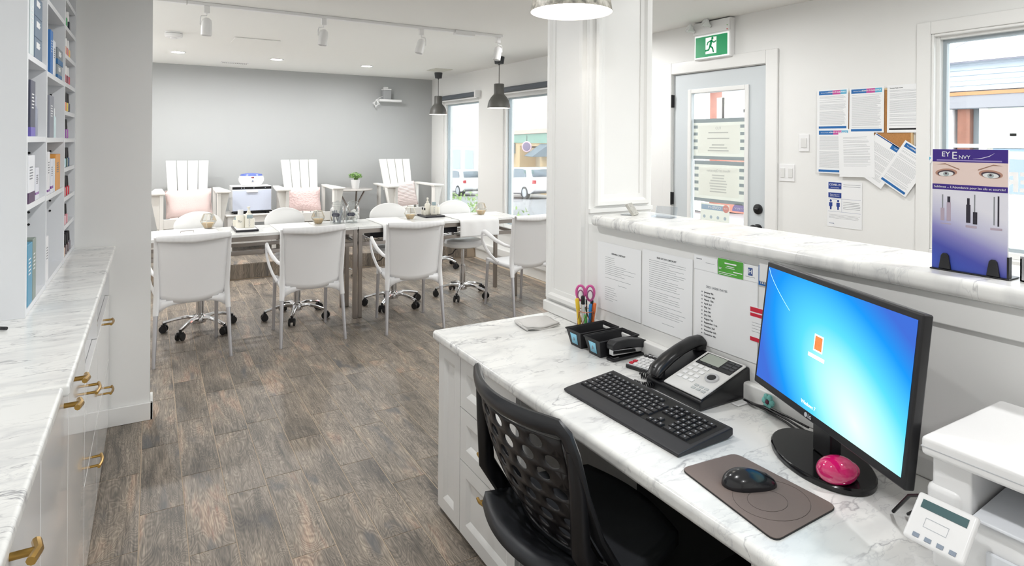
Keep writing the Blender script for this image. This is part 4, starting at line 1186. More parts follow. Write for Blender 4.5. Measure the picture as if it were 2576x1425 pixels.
bp_ = thing('pendant_lamp', 'large mottled pendant shade glowing above the reception desk', 'pendant lamp', (1.335, 1.84, 2.0))
SHM = bpy.data.materials.new('mottled_shade'); SHM.use_nodes = True
_nt = SHM.node_tree; _b = _nt.nodes['Principled BSDF']
_tc = nd(_nt, 'ShaderNodeTexCoord'); _n = nd(_nt, 'ShaderNodeTexNoise'); _n.inputs['Scale'].default_value = 38; _n.inputs['Detail'].default_value = 6
_nt.links.new(_tc.outputs['Object'], _n.inputs['Vector'])
_nt.links.new(ramp(_nt, [(.35, '7d7a72'), (.5, 'b9b4a8'), (.65, 'dcd8cf')], _n.outputs['Fac']), _b.inputs['Base Color']); _b.inputs['Roughness'].default_value = .5
obj('shade', MB().lathe([(.151, 0), (.149, .012), (.140, .07), (.115, .14), (.06, .17), (.02, .175), (0, .175)], 40), SHM, bp_)
obj('shade_lining', MB().lathe([(.1505, .0003), (.146, .012), (.137, .07), (.112, .137), (.05, .166), (0, .168)], 40), PLAST, bp_)
obj('diffuser', MB().lathe([(0, .004), (.146, .004)], 28), mat('diffuser_glow', 'fff8ee', .5, emit=3.2), bp_)
obj('cord', MB().cyl((0, 0, .174), (0, 0, .44), .004, n=8), BLACKM, bp_)
obj('canopy', MB().lathe([(0, .4595), (.06, .4595), (.055, .43), (0, .43)], 24), PLAST, bp_)

# ================================================================== ROLLER BLINDS
def blind(label, y0, y1):
    t_ = thing('roller_blind', label, 'blind', (0, 0, 0), 0, 'roller blinds')
    obj('roll', MB().cyl((XW - .045, y0 + .04, 2.145), (XW - .045, y1 - .02, 2.145), .032, n=18), mat('blind_grey', '5e646c', .6), t_)
    obj('bracket', MB().box(XW - .085, y0, 2.10, XW - .0005, y0 + .035, 2.19), PLAST, t_, bevel=.003)
    obj('bracket', MB().box(XW - .085, y1 - .018, 2.10, XW - .0005, y1, 2.19), BLACKM, t_, bevel=.003)
    obj('hem_bar', MB().box(XW - .05, y0 + .04, 2.092, XW - .035, y1 - .02, 2.106), PLAST, t_)
blind('dark roller blind rolled up above the window near the grey wall', 7.10, 8.37)
blind('dark roller blind rolled up above the window nearer the pillar', 5.12, 6.58)

# ================================================================== EXIT SIGN
ex = thing('exit_sign', 'green running man exit sign with emergency lamps above the door', 'exit sign', (XW - .0005, 3.235, 2.29), 0, None, WALLROT)
obj('housing', MB().box(-.175, -.125, 0, .175, .165, .05), PLAST, ex, bevel=.008)
obj('lamp_box', MB().box(-.175, .068, .0505, .175, .160, .062), PLAST, ex, bevel=.004)
obj('sign_face', MB().box(-.163, -.118, .0505, .163, .058, .056), mat('face_white', 'f6f8f6', .4, emit=.25), ex)
obj('green_panel', MB().box(-.152, -.108, .0562, .152, .048, .0575), mat('exit_green', '0a8a55', .4, emit=.25), ex)
obj('door_pictogram', MB().box(-.052, -.088, .0577, .052, .036, .0585), MATS['face_white'], ex)
GRN = mat('exit_green', '0a8a55')
man = MB()
def limb(pts, w):
    for a, c in zip(pts[:-1], pts[1:]):
        a = Vector(a); c = Vector(c); d = (c - a).normalized(); n = Vector((-d.y, d.x)) * w
        man.add([tuple(a + n) + (.0592,), tuple(a - n) + (.0592,), tuple(c - n) + (.0592,), tuple(c + n) + (.0592,)], [(0, 1, 2, 3)])
        for q in (a, c): man.add([(q.x + w * math.cos(t * .785), q.y + w * math.sin(t * .785), .0592) for t in range(8)], [tuple(range(8))])
limb([(.006, .008), (-.006, -.030)], .010)
limb([(.004, .010), (-.028, .000), (-.036, -.018)], .0048)
limb([(.008, .008), (.028, -.006), (.046, .002)], .0048)
limb([(-.006, -.030), (.016, -.048), (.024, -.076)], .0062)
limb([(-.008, -.030), (-.020, -.058), (-.052, -.062)], .0062)
man.add([(.014 + .0105 * math.cos(t * .5236), .026 + .0105 * math.sin(t * .5236), .0592) for t in range(12)], [tuple(range(12))])
obj('running_figure', man, GRN, ex, solid=.0006)
for sx in (-.16, -.0):
    l_ = obj('emergency_lamp', MB().lathe([(.012, 0), (.014, .02), (.032, .045), (.036, .06), (.030, .066), (0, .06)], 20), mat('lamp_clear', 'e6e8e8', .15), ex, loc=(sx, .118 - (.02 if sx < -.1 else 0), .0622), rot=(R(-30), R(-20), 0))
obj('status_light', MB().cyl((.155, .075, .0622), (.155, .075, .066), .004, n=8), RED, ex)
obj('status_light', MB().cyl((.155, .105, .0622), (.155, .105, .066), .003, n=8), mat('led_green', '6fbf5a', .4), ex)

# switches
def swplate(label, y, z, w, h, rock):
    t_ = thing('light_switch', label, 'switch', (XW - .0005, y, z), 0, None, WALLROT)
    obj('plate', MB().box(-w / 2, -h / 2, 0, w / 2, h / 2, .006), PLAST, t_, bevel=.002)
    for i in range(rock): obj('rocker', MB().box(-w / 2 + w * (i + .22) / rock, -h * .28, .0062, -w / 2 + w * (i + .78) / rock, h * .28, .010), mat('rocker_white', 'e4e4e2', .3), t_, bevel=.0015)
swplate('double light switch on the wall right of the door', 2.622, 1.325, .115, .115, 2)
swplate('blank wall plate above the double light switch', 2.497, 1.528, .072, .115, 1)

# ================================================================== CORK BOARD AND PAPERS
cb_ = thing('cork_board', 'cork board almost hidden by notices beside the right window', 'board', (XW - .0005, 2.07, 1.60), 0, None, WALLROT)
obj('cork', MB().box(-.24, -.24, 0, .235, .24, .010), mat('cork', 'b98450', .9, var=.25, vscale=150), cb_)
fr_ = MB(); fr_.box(-.25, -.25, 0, -.2401, .25, .013).box(.2351, -.25, 0, .245, .25, .013).box(-.24, .2401, 0, .235, .25, .013).box(-.24, -.25, 0, .235, -.2401, .013)
obj('frame', fr_, mat('oak_frame', 'd8b98a', .5), cb_)

def notice(label, x, yc, zc, w, h, kind, rot=0.0, lift=.014, seed=1, name='notice_sheet', group='paper notices', cat='paper'):
    """sheet on a wall facing -X; yc, zc its centre"""
    t_ = thing(name, label, cat, (x - lift, yc, zc), 0, group)
    t_.matrix_world = Matrix.Translation((x - lift, yc, zc)) @ Euler(WALLROT).to_matrix().to_4x4() @ Matrix.Rotation(rot, 4, 'Z')
    obj('sheet', MB().box(-w / 2, -h / 2, 0, w / 2, h / 2, .0008), PAPER, t_, smooth=False)
    q = random.Random(seed); z = .0010
    def band(nm, x0, y0, ww, hh, m_, zz=z): obj(nm, MB().box(x0, y0, .0009, x0 + ww, y0 + hh, zz + .0003), m_, t_, smooth=False)
    lines = MB()
    def para(x0, x1, ytop, ybot, step, thick=.0011, ragged=.15, indent=0):
        y = ytop
        while y > ybot:
            if q.random() > .13:
                lines.quad(x0 + indent * q.random(), y, (x1 - x0) * (1 - ragged * q.random() ** 2), thick, z)
            y -= step
    L, B_ = -w / 2, -h / 2
    if kind == 'covid':
        band('header_blue', L + .012, h / 2 - .034, (w - .024) * .5, .026, BLUEP)
        band('header_pink', L + .012 + (w - .024) * .5, h / 2 - .034, (w - .024) * .28, .026, PINKP)
        band('header_cyan', L + .012 + (w - .024) * .78, h / 2 - .034, (w - .024) * .22, .026, CYANP)
        text('lettering', 'Toronto Public Health', .0085, (L + .024, h / 2 - .021, .0015), PAPER, t_, align='LEFT')
        text('lettering', 'COVID-19 GUIDANCE', .0115, (w / 2 - .018, h / 2 - .020, .0015), PAPER, t_, align='RIGHT', bold=.0002)
        para(L + .016, w / 2 - .016, h / 2 - .045, B_ + .03, .0056)
        band('footer_blue', L + .012, B_ + .008, w - .024, .014, BLUEP)
    elif kind == 'plainfoot':
        text('lettering', 'Toronto Public Health', .008, (L + .014, h / 2 - .018, .0015), INKD, t_, align='LEFT')
        para(L + .014, w / 2 - .02, h / 2 - .032, B_ + .035, .0058)
        band('footer_black', L + .012, B_ + .016, w - .028, .010, BLACKM)
    elif kind == 'letter':
        para(L + .03, w / 2 - .025, h / 2 - .03, B_ + .06, .0065)
    elif kind == 'ribbon':
        rb = MB().poly([(L + .0, h / 2 - .012), (w / 2, h / 2 - .052), (w / 2, h / 2 - .022), (w / 2 - .05, h / 2 - .022)], .0012)
        band('header_blue', w / 2 - .09, h / 2 - .034, .088, .03, BLUEP)
        band('header_line', L + .004, h / 2 - .008, w - .008, .006, NAVY)
        text('lettering', 'Public Health', .009, (w / 2 - .045, h / 2 - .019, .0015), PAPER, t_)
        para(L + .018, w / 2 - .018, h / 2 - .05, B_ + .02, .0058)
    elif kind == 'distance':
        band('title_box', L + .008, h / 2 - .050, .085, .042, mat('print_navy2', '25408f', .6))
        text('lettering', 'COVID-19', .0165, (L + .0505, h / 2 - .024, .0015), PAPER, t_, bold=.0003)
        text('lettering', 'Novel Coronavirus', .007, (L + .0505, h / 2 - .041, .0015), PAPER, t_)
        band('title_box', L + .008, h / 2 - .105, .085, .032, MATS['print_navy2'])
        text('lettering', 'Please keep your\nphysical distance', .009, (L + .0505, h / 2 - .089, .0015), PAPER, t_)
        f_ = MB()
        for px in (L + .024, L + .072):
            f_.add([(px + .007 * math.cos(t * .5236), h / 2 - .124 + .008 * math.sin(t * .5236), z) for t in range(12)], [tuple(range(12))])
            f_.poly([(px - .011, h / 2 - .135), (px + .011, h / 2 - .135), (px + .011, h / 2 - .160), (px + .006, h / 2 - .160), (px + .005, h / 2 - .180), (px - .005, h / 2 - .180), (px - .006, h / 2 - .160), (px - .011, h / 2 - .160)], z)
        f_.quad(L + .032, h / 2 - .116, .032, .001, z)
        f_.quad(L + .008, h / 2 - .110, w - .016, .001, z).quad(L + .008, h / 2 - .192, w - .016, .001, z).quad(L + .095, h / 2 - .192, .0009, .082, z)
        obj('figures', f_, MATS['print_navy2'], t_, smooth=False)
        para(L + .105, w / 2 - .01, h / 2 - .02, h / 2 - .04, .012, .002); para(L + .105, w / 2 - .01, h / 2 - .13, h / 2 - .17, .010, .002)
        para(L + .012, w / 2 - .012, h / 2 - .205, h / 2 - .235, .007)
        text('lettering', 'Toronto', .009, (L + .016, B_ + .022, .0015), MATS['print_navy2'], t_, align='LEFT')
    elif kind == 'opening':
        text('lettering', 'OPENING CHECKLIST', .0085, (0, h / 2 - .04, .0015), INKD, t_)
        para(L + .05, L + .11, h / 2 - .058, h / 2 - .085, .0075); para(L + .05, w / 2 - .03, h / 2 - .088, h / 2 - .145, .0075, ragged=.5)
        para(0, .05, h / 2 - .160, h / 2 - .17, .01); para(L + .05, .0, h / 2 - .178, B_ + .04, .0085, ragged=.4)
    elif kind == 'closing':
        text('lettering', 'END OF DAY CHECKLIST', .0085, (0, h / 2 - .022, .0015), INKD, t_)
        para(L + .035, w / 2 - .03, h / 2 - .035, B_ + .05, .0075, ragged=.55)
        para(-.02, .04, B_ + .03, B_ + .028, .01)
    elif kind == 'dates':
        text('lettering', '2021 LASER DATES', .0105, (L + .05, h / 2 - .075, .0015), INK, t_, align='LEFT')
        months = ('January 9th', 'February 6th', 'March 13th', 'April 3rd', 'May 1st', 'June 5th', 'July 10th', 'August 7th', 'September 11th', 'October 2nd', 'November 6th', 'December 4th')
        for i, mth in enumerate(months):
            text('lettering', mth, .0085, (L + .042, h / 2 - .095 - .0125 * i, .0015), INKD, t_, align='LEFT')
            lines.quad(L + .030, h / 2 - .097 - .0125 * i, .005, .004, z)
    elif kind == 'red':
        band('header_red', L, h / 2 - .016, w, .014, RED); band('header_red', L, h / 2 - .030, w, .010, RED); band('footer_red', L, B_, w, .012, RED)
        para(L + .006, w / 2 - .006, h / 2 - .04, B_ + .02, .009)
    elif kind == 'slip':
        para(L + .010, L + .034, h / 2 - .012, h / 2 - .014, .008, .003)
        para(L + .05, w / 2 - .008, h / 2 - .02, B_ + .02, .008)
    elif kind == 'green':
        band('green_field', L + .001, B_ + .001, w - .002, h - .002, mat('print_green', '53a83a', .5, var=.35, vscale=25))
        wl2 = MB()
        for (ax, ay, aw, ah) in ((-.022, .012, .046, .004), (-.014, .004, .03, .0022), (-.018, -.001, .036, .0018), (.012, -.011, .034, .003), (-.045, -.004, .012, .0015), (-.045, -.008, .010, .0015), (-.045, -.018, .07, .0018), (-.045, -.023, .05, .0015)): wl2.quad(ax, ay, aw, ah, .0018)
        obj('pale_print', wl2, PAPER, t_, smooth=False)
    elif kind == 'hcard':
        band('logo', -.010, -.008, .016, .024, mat('logo_navy', '3d5690', .5))
        text('lettering', 'H', .018, (-.002, .004, .0018), PAPER, t_, bold=.0004)
        para(-.02, .015, -.013, -.017, .004, .0012)
    elif kind == 'blue':
        band('blue_field', L + .001, B_ + .001, w - .002, h - .002, mat('print_cobalt', '1e64ad', .5))
        wl2 = MB()
        for i in range(6): wl2.quad(L + .008 + .006 * i, B_ + .006, .003, .02 + .005 * (i % 3), .0018)
        obj('pale_print', wl2, PAPER, t_, smooth=False)
    if lines.f: obj('text_lines', lines, INK, t_, smooth=False)['kind'] = 'stuff'
    return t_
# wall notices
notice('health notice at the top left of the cork board', XW, 2.297, 1.740, .205, .255, 'covid', 0, .0142, 1)
notice('health notice at the top middle of the cork board', XW, 2.085, 1.728, .207, .272, 'covid', 0, .0148, 2)
notice('notice with a black footer at the top right of the cork board', XW, 1.862, 1.728, .205, .275, 'plainfoot', 0, .0142, 3)
notice('health notice at the lower left, half under a plain letter', XW, 2.290, 1.476, .215, .278, 'covid', 0, .0154, 4)
notice('tilted notice with a blue ribbon corner right of the plain letter', XW, 2.010, 1.425, .205, .262, 'ribbon', R(-33), .0160, 6)
notice('plain typed letter over the lower middle of the cork board', XW, 2.142, 1.458, .218, .272, 'letter', R(2), .0172, 5)
notice('tilted health notice at the lower right of the cork board', XW, 1.861, 1.385, .178, .272, 'covid', R(-33), .0166, 7)
notice('distancing notice with two figures below the cork board', XW, 2.224, 1.145, .222, .288, 'distance', 0, .0015, 8)
# papers on the half wall behind the desk
KX = 1.5915
notice('opening checklist on the half wall behind the pen cup', KX, 1.863, .978, .260, .274, 'opening', R(0), .0014, 21)
notice('closing checklist on the half wall between two other papers', KX, 1.602, .982, .245, .283, 'closing', R(0), .0014, 22)
notice('list of monthly dates on the half wall behind the telephone', KX, 1.345, .985, .250, .27, 'dates', R(0), .0012, 23)
notice('white slip clipped at the top of the dates list', KX, 1.423, 1.120, .098, .046, 'slip', 0, .0024, 24)
notice('green business card on the half wall', KX, 1.3215, 1.1225, .100, .055, 'green', 0, .0026, 25, 'business_card')
notice('white business card with a small navy logo', KX, 1.2440, 1.1225, .052, .050, 'hcard', 0, .0024, 26, 'business_card')
notice('blue card at the corner of the monitor', KX, 1.187, 1.123, .060, .062, 'blue', 0, .0028, 27, 'business_card')
notice('red bordered note on the half wall behind the monitor', KX, 1.215, .970, .060, .105, 'red', 0, .0026, 28)

# ================================================================== SIGNS ON THE DOOR GLASS (seen from behind)
SIGNINK = paper_mat('sign_ink', 'dfe0de')
def door_sign(label, y0, y1, z0, z1, kind):
    xg = dx0 + .0176
    t_ = thing('door_sign', label, 'sign', (xg, (y0 + y1) / 2, (z0 + z1) / 2), 0, 'signs on the door glass', WALLROT)
    w = abs(y1 - y0); h = z1 - z0
    pm = MATS.get('sign_paper') or paper_mat('sign_paper', 'f3f4ee'); gm = MATS.get('sign_grey') or paper_mat('sign_grey', 'b3bbc0')
    if kind in ('top', 'low'):
        obj('sheet', MB().box(-w / 2, -h / 2, -.0006, w / 2, h / 2, 0), pm, t_, smooth=False)
        s_ = MB()
        s_.quad(-w / 2, h / 2 - .030, w, .030, .0004).quad(-w / 2, -h / 2, w, .026, .0004)
        for i in range(4):
            for sx in (-w / 2, w / 2 - .042): s_.quad(sx, h / 2 - .075 - i * .055, .042, .024, .0004)
        obj('stripes', s_, gm, t_, smooth=False)
        obj('inner_card', MB().quad(-w / 2 + .048, -h / 2 + .05, w - .096, h - .10, .0006), MATS.get('sign_card') or paper_mat('sign_card', 'fafaf6'), t_, smooth=False)
        if kind == 'top':
            text('lettering', 'FLO', .030, (0, h / 2 - .075, .0009), SIGNINK, t_, mirror=True)
            bl = MB()
            for yy, ww in ((.045, .19), (.0, .21), (-.05, .12), (-.072, .17), (-.094, .20)): bl.quad(-ww / 2, yy, ww, .010, .0009)
            obj('pale_print', bl, SIGNINK, t_, smooth=False)
        else:
            text('lettering', 'Hours of Operation', .028, (0, h / 2 - .075, .0009), SIGNINK, t_, mirror=True)
            bl = MB()
            for i, ww in enumerate((.12, .11, .15, .17, .16, .15, .16)): bl.quad(-ww / 2, .045 - i * .021, ww, .009, .0009)
            obj('pale_print', bl, SIGNINK, t_, smooth=False)
    elif kind == 'covid':
        obj('sheet', MB().box(-w / 2, -h / 2, -.0006, w / 2, h / 2, 0), pm, t_, smooth=False)
        obj('blue_band', MB().quad(-w / 2 + .01, h / 2 - .05, w - .05, .038, .0004), mat('band_pale_blue', 'a9c0d4', .6), t_, smooth=False)
        obj('stop_disc', MB().add([(w / 2 - .032 + .03 * math.cos(i * .3927), h / 2 - .03 + .03 * math.sin(i * .3927), .0008) for i in range(16)], [tuple(range(16))]), mat('stop_pale', 'e3a29a', .6), t_, smooth=False)
        text('lettering', 'COVID-19', .028, (0, h / 2 - .031, .0011), PAPER, t_, mirror=True)
        text('lettering', 'STOP', .015, (w / 2 - .032, h / 2 - .03, .0012), PAPER, t_, mirror=True)
        d_ = MB()
        for i in range(4): d_.add([(-w / 2 + .04 + i * (w - .08) / 3 + .013 * math.cos(k * .5236), -h / 2 + .03 + .013 * math.sin(k * .5236), .0005) for k in range(12)], [tuple(range(12))])
        obj('icons', d_, mat('icon_pale', 'b9c9d3', .6), t_, smooth=False)
    else:
        b = MB().poly([(.5 * w * math.cos(math.pi * i / 14), .5 * w * math.sin(math.pi * i / 14)) for i in range(15)], .0)
        obj('half_disc', b, mat('sticker_purple', 'a097c6', .6), t_, smooth=False, solid=.0006)
        obj('script_mark', MB().tube([(-.04 + i * .005, .022 + .008 * math.sin(i * 1.7), .0008) for i in range(17)], .0012, n=4), PAPER, t_)
door_sign('striped grey and white sign on the door glass, upper of two', 3.481, 2.990, 1.395, 1.712, 'top')
door_sign('striped grey and white sign on the door glass, lower of two', 3.470, 2.995, 1.065, 1.385, 'low')
door_sign('small notice with a pale blue band low on the door glass', 3.405, 3.125, .92, 1.055, 'covid')
door_sign('purple half round sticker low on the door glass', 3.100, 2.978, .985, 1.05, 'half')
wl_ = thing('window_lettering', 'white mirrored lettering on the glass of the right window', 'lettering', (XW + .0685, 1.40, 1.33), 0, None, WALLROT)
text('letters', 'SER', .135, (0.065, 0, 0), mat('vinyl_white', 'fbfbfb', .5), wl_, mirror=True, bold=.004)
# ================================================================== DESK THINGS
DZ = .7403
# ---- monitor
mo = thing('monitor', 'black computer monitor showing a blue log in screen on the desk', 'monitor', (1.42, .905, DZ), R(-113.57))
ov = lambda rx, ry, z0, z1, n=40: MB().lathe([(0, z0), (.97, z0), (1.0, z0 + .003), (1.0, z1 - .004), (.97, z1), (0, z1)], n)
b = ov(1, 1, 0, .016)
for p in b.v: p.x *= .150; p.y *= .098
obj('base', b, mat('gloss_black', '0d0d10', .12), mo)
obj('neck', MB().box(-.035, .0, .016, .035, .03, .20), BLACK, mo, bevel=.004)
hd = bpy.data.objects.new('head', None)
# head frame: local origin at bottom centre of the panel
hx = Matrix.Rotation(R(113.57), 3, 'Z') @ Vector((1.34135 - 1.42, .8711 - .905, 0))
H_ = .335; W_ = .555
hb = MB().box(-W_ / 2, 0, 0, W_ / 2, .022, H_)
HM = Euler((R(-7), 0, R(0))).to_matrix().to_4x4(); HL = Vector((hx.x, hx.y, .862 - DZ))
hd_o = obj('bezel', hb, BLACK, mo, bevel=.004, loc=HL, rot=(R(-7), R(-.6), 0))
obj('back_cover', MB().box(-.2, .0225, .05, .2, .045, .27), BLACKM, hd_o, bevel=.015)
SCR = bpy.data.materials.new('screen_image'); SCR.use_nodes = True; SCR.cycles.emission_sampling = 'NONE'
nt = SCR.node_tree; nt.nodes.clear(); L_ = nt.links
o_ = nd(nt, 'ShaderNodeOutputMaterial'); em = nd(nt, 'ShaderNodeEmission'); em.inputs['Strength'].default_value = .85
tc = nd(nt, 'ShaderNodeTexCoord'); sx = nd(nt, 'ShaderNodeSeparateXYZ'); L_.new(tc.outputs['Object'], sx.inputs[0])
def vmath(op, a, b_):
    n = nd(nt, 'ShaderNodeMath', operation=op)
    for i, q in enumerate((a, b_)):
        if isinstance(q, (int, float)): n.inputs[i].default_value = q
        else: L_.new(q, n.inputs[i])
    return n.outputs[0]
X_, Z_ = sx.outputs['X'], sx.outputs['Z']
# bright glow rising from the lower right of the wallpaper
dxx = vmath('SUBTRACT', X_, .13); dzz = vmath('SUBTRACT', Z_, .06)
q1 = vmath('ADD', vmath('MULTIPLY', vmath('MULTIPLY', dxx, dxx), 8.0), vmath('MULTIPLY', vmath('MULTIPLY', dzz, dzz), 12.0))
skew = vmath('MULTIPLY', vmath('MULTIPLY', dxx, dzz), 12.0)
dist = vmath('SQRT', vmath('MAXIMUM', vmath('ADD', q1, skew), 0.0), 0)
L_.new(ramp(nt, [(0.0, 'd3ede3'), (.25, 'a5e3ea'), (.48, '52c3ec'), (.78, '1a86d8'), (1.0, '3a62bd')], dist), em.inputs['Color'])
L_.new(em.outputs[0], o_.inputs[0])
sc_o = obj('screen', MB().box(-W_ / 2 + .012, -.0012, .020, W_ / 2 - .012, -.0002, H_ - .014), SCR, hd_o, smooth=False)
def flat_y(mb):      # 2-D drawing (x, y) -> plane facing -Y at z
    for p in mb.v:
        p.x, p.y, p.z = p.x, -p.z, p.y
    return mb
EMW = mat('screen_white', 'f4fbff', .5, emit=.8)
fr = flat_y(MB().poly([(-.035, .205), (.0, .205), (.0, .165), (-.035, .165)], .0016))
obj('user_frame', fr, mat('screen_pale', 'd3ecf3', .5, emit=.7), hd_o, smooth=False)
obj('user_picture', flat_y(MB().poly([(-.031, .201), (-.004, .201), (-.004, .169), (-.031, .169)], .0019)), mat('screen_orange', 'f0703a', .5, emit=.65, var=.5, vscale=90), hd_o, smooth=False)
obj('password_field', flat_y(MB().quad(-.052, .147, .062, .009, .0016)), EMW, hd_o, smooth=False)
obj('light_streak', MB().tube([(-.262 + .115 * t, -.0016, .318 - .088 * t ** .75) for t in [i / 12 for i in range(13)]], .0007, n=4), mat('screen_streak', '9fd0f5', .5, emit=.6), hd_o)
text('lettering', 'Windows 7', .012, (-.03, -.0018, .035), EMW, hd_o, rot=(R(90), 0, 0))
text('maker_mark', 'LG', .011, (-.02, -.0018, .010), mat('mark_silver', 'c9ccd2', .4), hd_o, rot=(R(90), 0, 0), bold=.0003)
obj('maker_disc', MB().cyl((-.036, -.0012, .0098), (-.036, -.0003, .0098), .0055, n=16), MATS['mark_silver'], hd_o)

# ---- glass paperweight on the monitor base
pw = thing('paperweight', 'glossy magenta glass paperweight on the monitor base', 'paperweight', (1.352, .823, DZ + .0165), R(-25))
b = MB().ell((0, 0, .020), .046, .036, .031, 28, 18)
for p in b.v: p.z = max(p.z, 0.0)
obj('glass_dome', b, mat('magenta_glass', 'd61a6d', .05, coat=1.0, spec=.8), pw, ang=80)
b = MB().ell((0, 0, .016), .049, .020, .028, 24, 14)
for p in b.v: p.z = max(p.z, 0.0); p.x += .006
obj('glass_lobe', b, mat('magenta_glass', 'd61a6d'), pw, ang=80)

# ---- keyboard: X across depth, long side along Y
kb = thing('keyboard', 'black keyboard with palm edge lying along the desk', 'keyboard', (1.225, 1.330, DZ), R(-90 + 1.2))
# local: x to the viewer's right (toward -Y), y away from the sitter (+X)
KW, KD = .475, .205
prof = [(-KD / 2, .002), (-KD / 2, .010), (-KD / 2 + .02, .013), (KD / 2 - .004, .028), (KD / 2, .026), (KD / 2, .008), (KD / 2 - .02, .002)]
b = MB(); n = len(prof)
b.add([(-KW / 2, y, z) for y, z in prof] + [(KW / 2, y, z) for y, z in prof], [tuple(range(n)), tuple(reversed(range(n, 2 * n)))] + [(i, n + i, n + (i + 1) % n, (i + 1) % n) for i in range(n)])
KBM = mat('keyboard_black', '2b2b2f', .45)
obj('case', b, KBM, kb, bevel=.003)
obj('foot', MB().box(-.2, KD / 2 - .03, 0, -.15, KD / 2 - .015, .006).box(.15, KD / 2 - .03, 0, .2, KD / 2 - .015, .006).box(-.2, -KD / 2 + .01, 0, .2, -KD / 2 + .02, .003), RUBBER, kb)
sl = (.028 - .013) / (KD - .024); sa = math.atan(sl)
def ktop(y): return .013 + (y + KD / 2 - .02) * sl
obj('key_well', MB().add([(x, y, ktop(y) + .0004) for x, y in ((-KW / 2 + .012, -KD / 2 + .055), (KW / 2 - .012, -KD / 2 + .055), (KW / 2 - .012, KD / 2 - .012), (-KW / 2 + .012, KD / 2 - .012))], [(0, 1, 2, 3)]), mat('key_gap', '0b0b0c', .5), kb)
keymeshes = {}
def key(x, y, w, h):
    kk = (round(w, 4), round(h, 4))
    if kk not in keymeshes:
        m_ = MB(); i_ = .0016
        m_.add([(-w / 2, -h / 2, 0), (w / 2, -h / 2, 0), (w / 2, h / 2, 0), (-w / 2, h / 2, 0), (-w / 2 + i_, -h / 2 + i_, .0042), (w / 2 - i_, -h / 2 + i_, .0042), (w / 2 - i_, h / 2 - i_, .0042), (-w / 2 + i_, h / 2 - i_, .0042)], [(4, 5, 6, 7), (0, 1, 5, 4), (1, 2, 6, 5), (2, 3, 7, 6), (3, 0, 4, 7)])
        me = m_.mesh('key', False); me.materials.append(mat('key_black', '1d1d20', .4)); keymeshes[kk] = me
    o = bpy.data.objects.new('key', keymeshes[kk]); COL.objects.link(o); o.parent = kb
    o.location = (x, y, ktop(y) + .0006); o.rotation_euler = (sa, 0, 0)
    leg.add([(x - .0022, y - .002, ktop(y) + .0053), (x + .0022, y - .002, ktop(y) + .0053), (x + .0022, y + .003, ktop(y) + .0056), (x - .0022, y + .003, ktop(y) + .0056)], [(0, 1, 2, 3)])
leg = MB()
U_ = .0190; g_ = .0022; yb = -KD / 2 + .066
x0 = -KW / 2 + .014
def row(r, ws, xs=x0, hh=None):
    x = xs
    for w in ws:
        if w > 0: key(x + w * U_ / 2, yb + r * .0205, w * U_ - g_, (hh or .0205) - g_)
        x += abs(w) * U_
row(0, [1.25, 1.25, 1.25, 5.5, 1.25, 1.25, 1, 1.25]); row(1, [2.25] + [1] * 10 + [2.5]); row(2, [1.75] + [1] * 11 + [2]); row(3, [1.5] + [1] * 12 + [1.25]); row(4, [1] * 13 + [1.75]); row(5, [1, -.4, 1, 1, 1, 1, -.3, 1, 1, 1, 1, -.3, 1, 1, 1], hh=.016)
xa = x0 + 15.1 * U_
row(0, [1, 1, 1], xa); row(1, [-1, 1], xa); row(3, [1, 1, 1], xa); row(4, [1, 1, 1], xa); row(5, [1, 1, 1], xa, .016)
xn = x0 + 18.4 * U_
row(0, [2, 1, 1.4], xn); row(1, [1, 1, 1, 1.4], xn); row(2, [1, 1, 1, 1.4], xn); row(3, [1, 1, 1, 1.4], xn); row(4, [1, 1, 1, 1.4], xn); row(5, [1, 1, 1, 1.4], xn, .016)
obj('key_legends', leg, mat('legend_grey', 'b9bcc2', .6), kb, smooth=False)

# ---- mouse pad and mouse
pad = MB()
P4 = [(1.093, 1.050), (1.266, 1.034), (1.272, .771), (1.056, .765)]
def rounded(pts, r, k=5):
    out = []; n = len(pts)
    for i in range(n):
        p = Vector(pts[i]); a = (Vector(pts[i - 1]) - p).normalized(); c = (Vector(pts[(i + 1) % n]) - p).normalized()
        for j in range(k + 1):
            t = j / k
            q = (p + a * r * (1 - t)) * (1 - t) + (p + c * r * t) * t if False else p + a * r * (1 - t) ** 2 + c * r * t ** 2
            out.append((q.x, q.y))
    return out
padp = [(x - 1.17, y - .90) for x, y in rounded(P4, .022)]
mp_ = thing('mouse_pad', 'taupe mouse pad with a dark edge near the desk front', 'mouse pad', (1.17, .90, DZ))
obj('rubber_base', MB().prism(padp, 0, .003), RUBBER, mp_)
obj('cloth_top', MB().prism([(x * .995, y * .995) for x, y in padp], .0031, .0045), mat('taupe_cloth', '7d6f69', .8, bump=.3, bscale=900), mp_)
for rx, ry, cxp in ((.085, .075, .0), (.045, .038, -.012)):
    obj('embossed_ring', MB().tube([(cxp + rx * math.cos(t * .1745), -.04 + ry * math.sin(t * .1745), .0045) for t in range(36)], .0007, n=4, closed=True), mat('taupe_dark', '5e524d', .8), mp_)
ms = thing('computer_mouse', 'black computer mouse resting on the taupe pad', 'mouse', (1.176, .921, DZ + .0048), R(-118))
b = MB().grid(20, 16, lambda u, v: (0, 0, 0))
b = MB().ell((0, 0, 0), .038, .063, .043, 28, 20)
for p in b.v:
    t = (p.y + .063) / .126
    p.x *= 1.0 - .22 * t + .06 * math.cos(t * 6)
    p.z = max(0, p.z) * (1.05 - .42 * t)
    if p.z <= 0: p.z = 0
obj('shell', b, mat('mouse_black', '1c1c20', .22, coat=.3), ms, ang=60)
obj('wheel', MB().cyl((-.004, .034, .0145), (.004, .034, .0145), .011, n=16), BLACKM, ms)
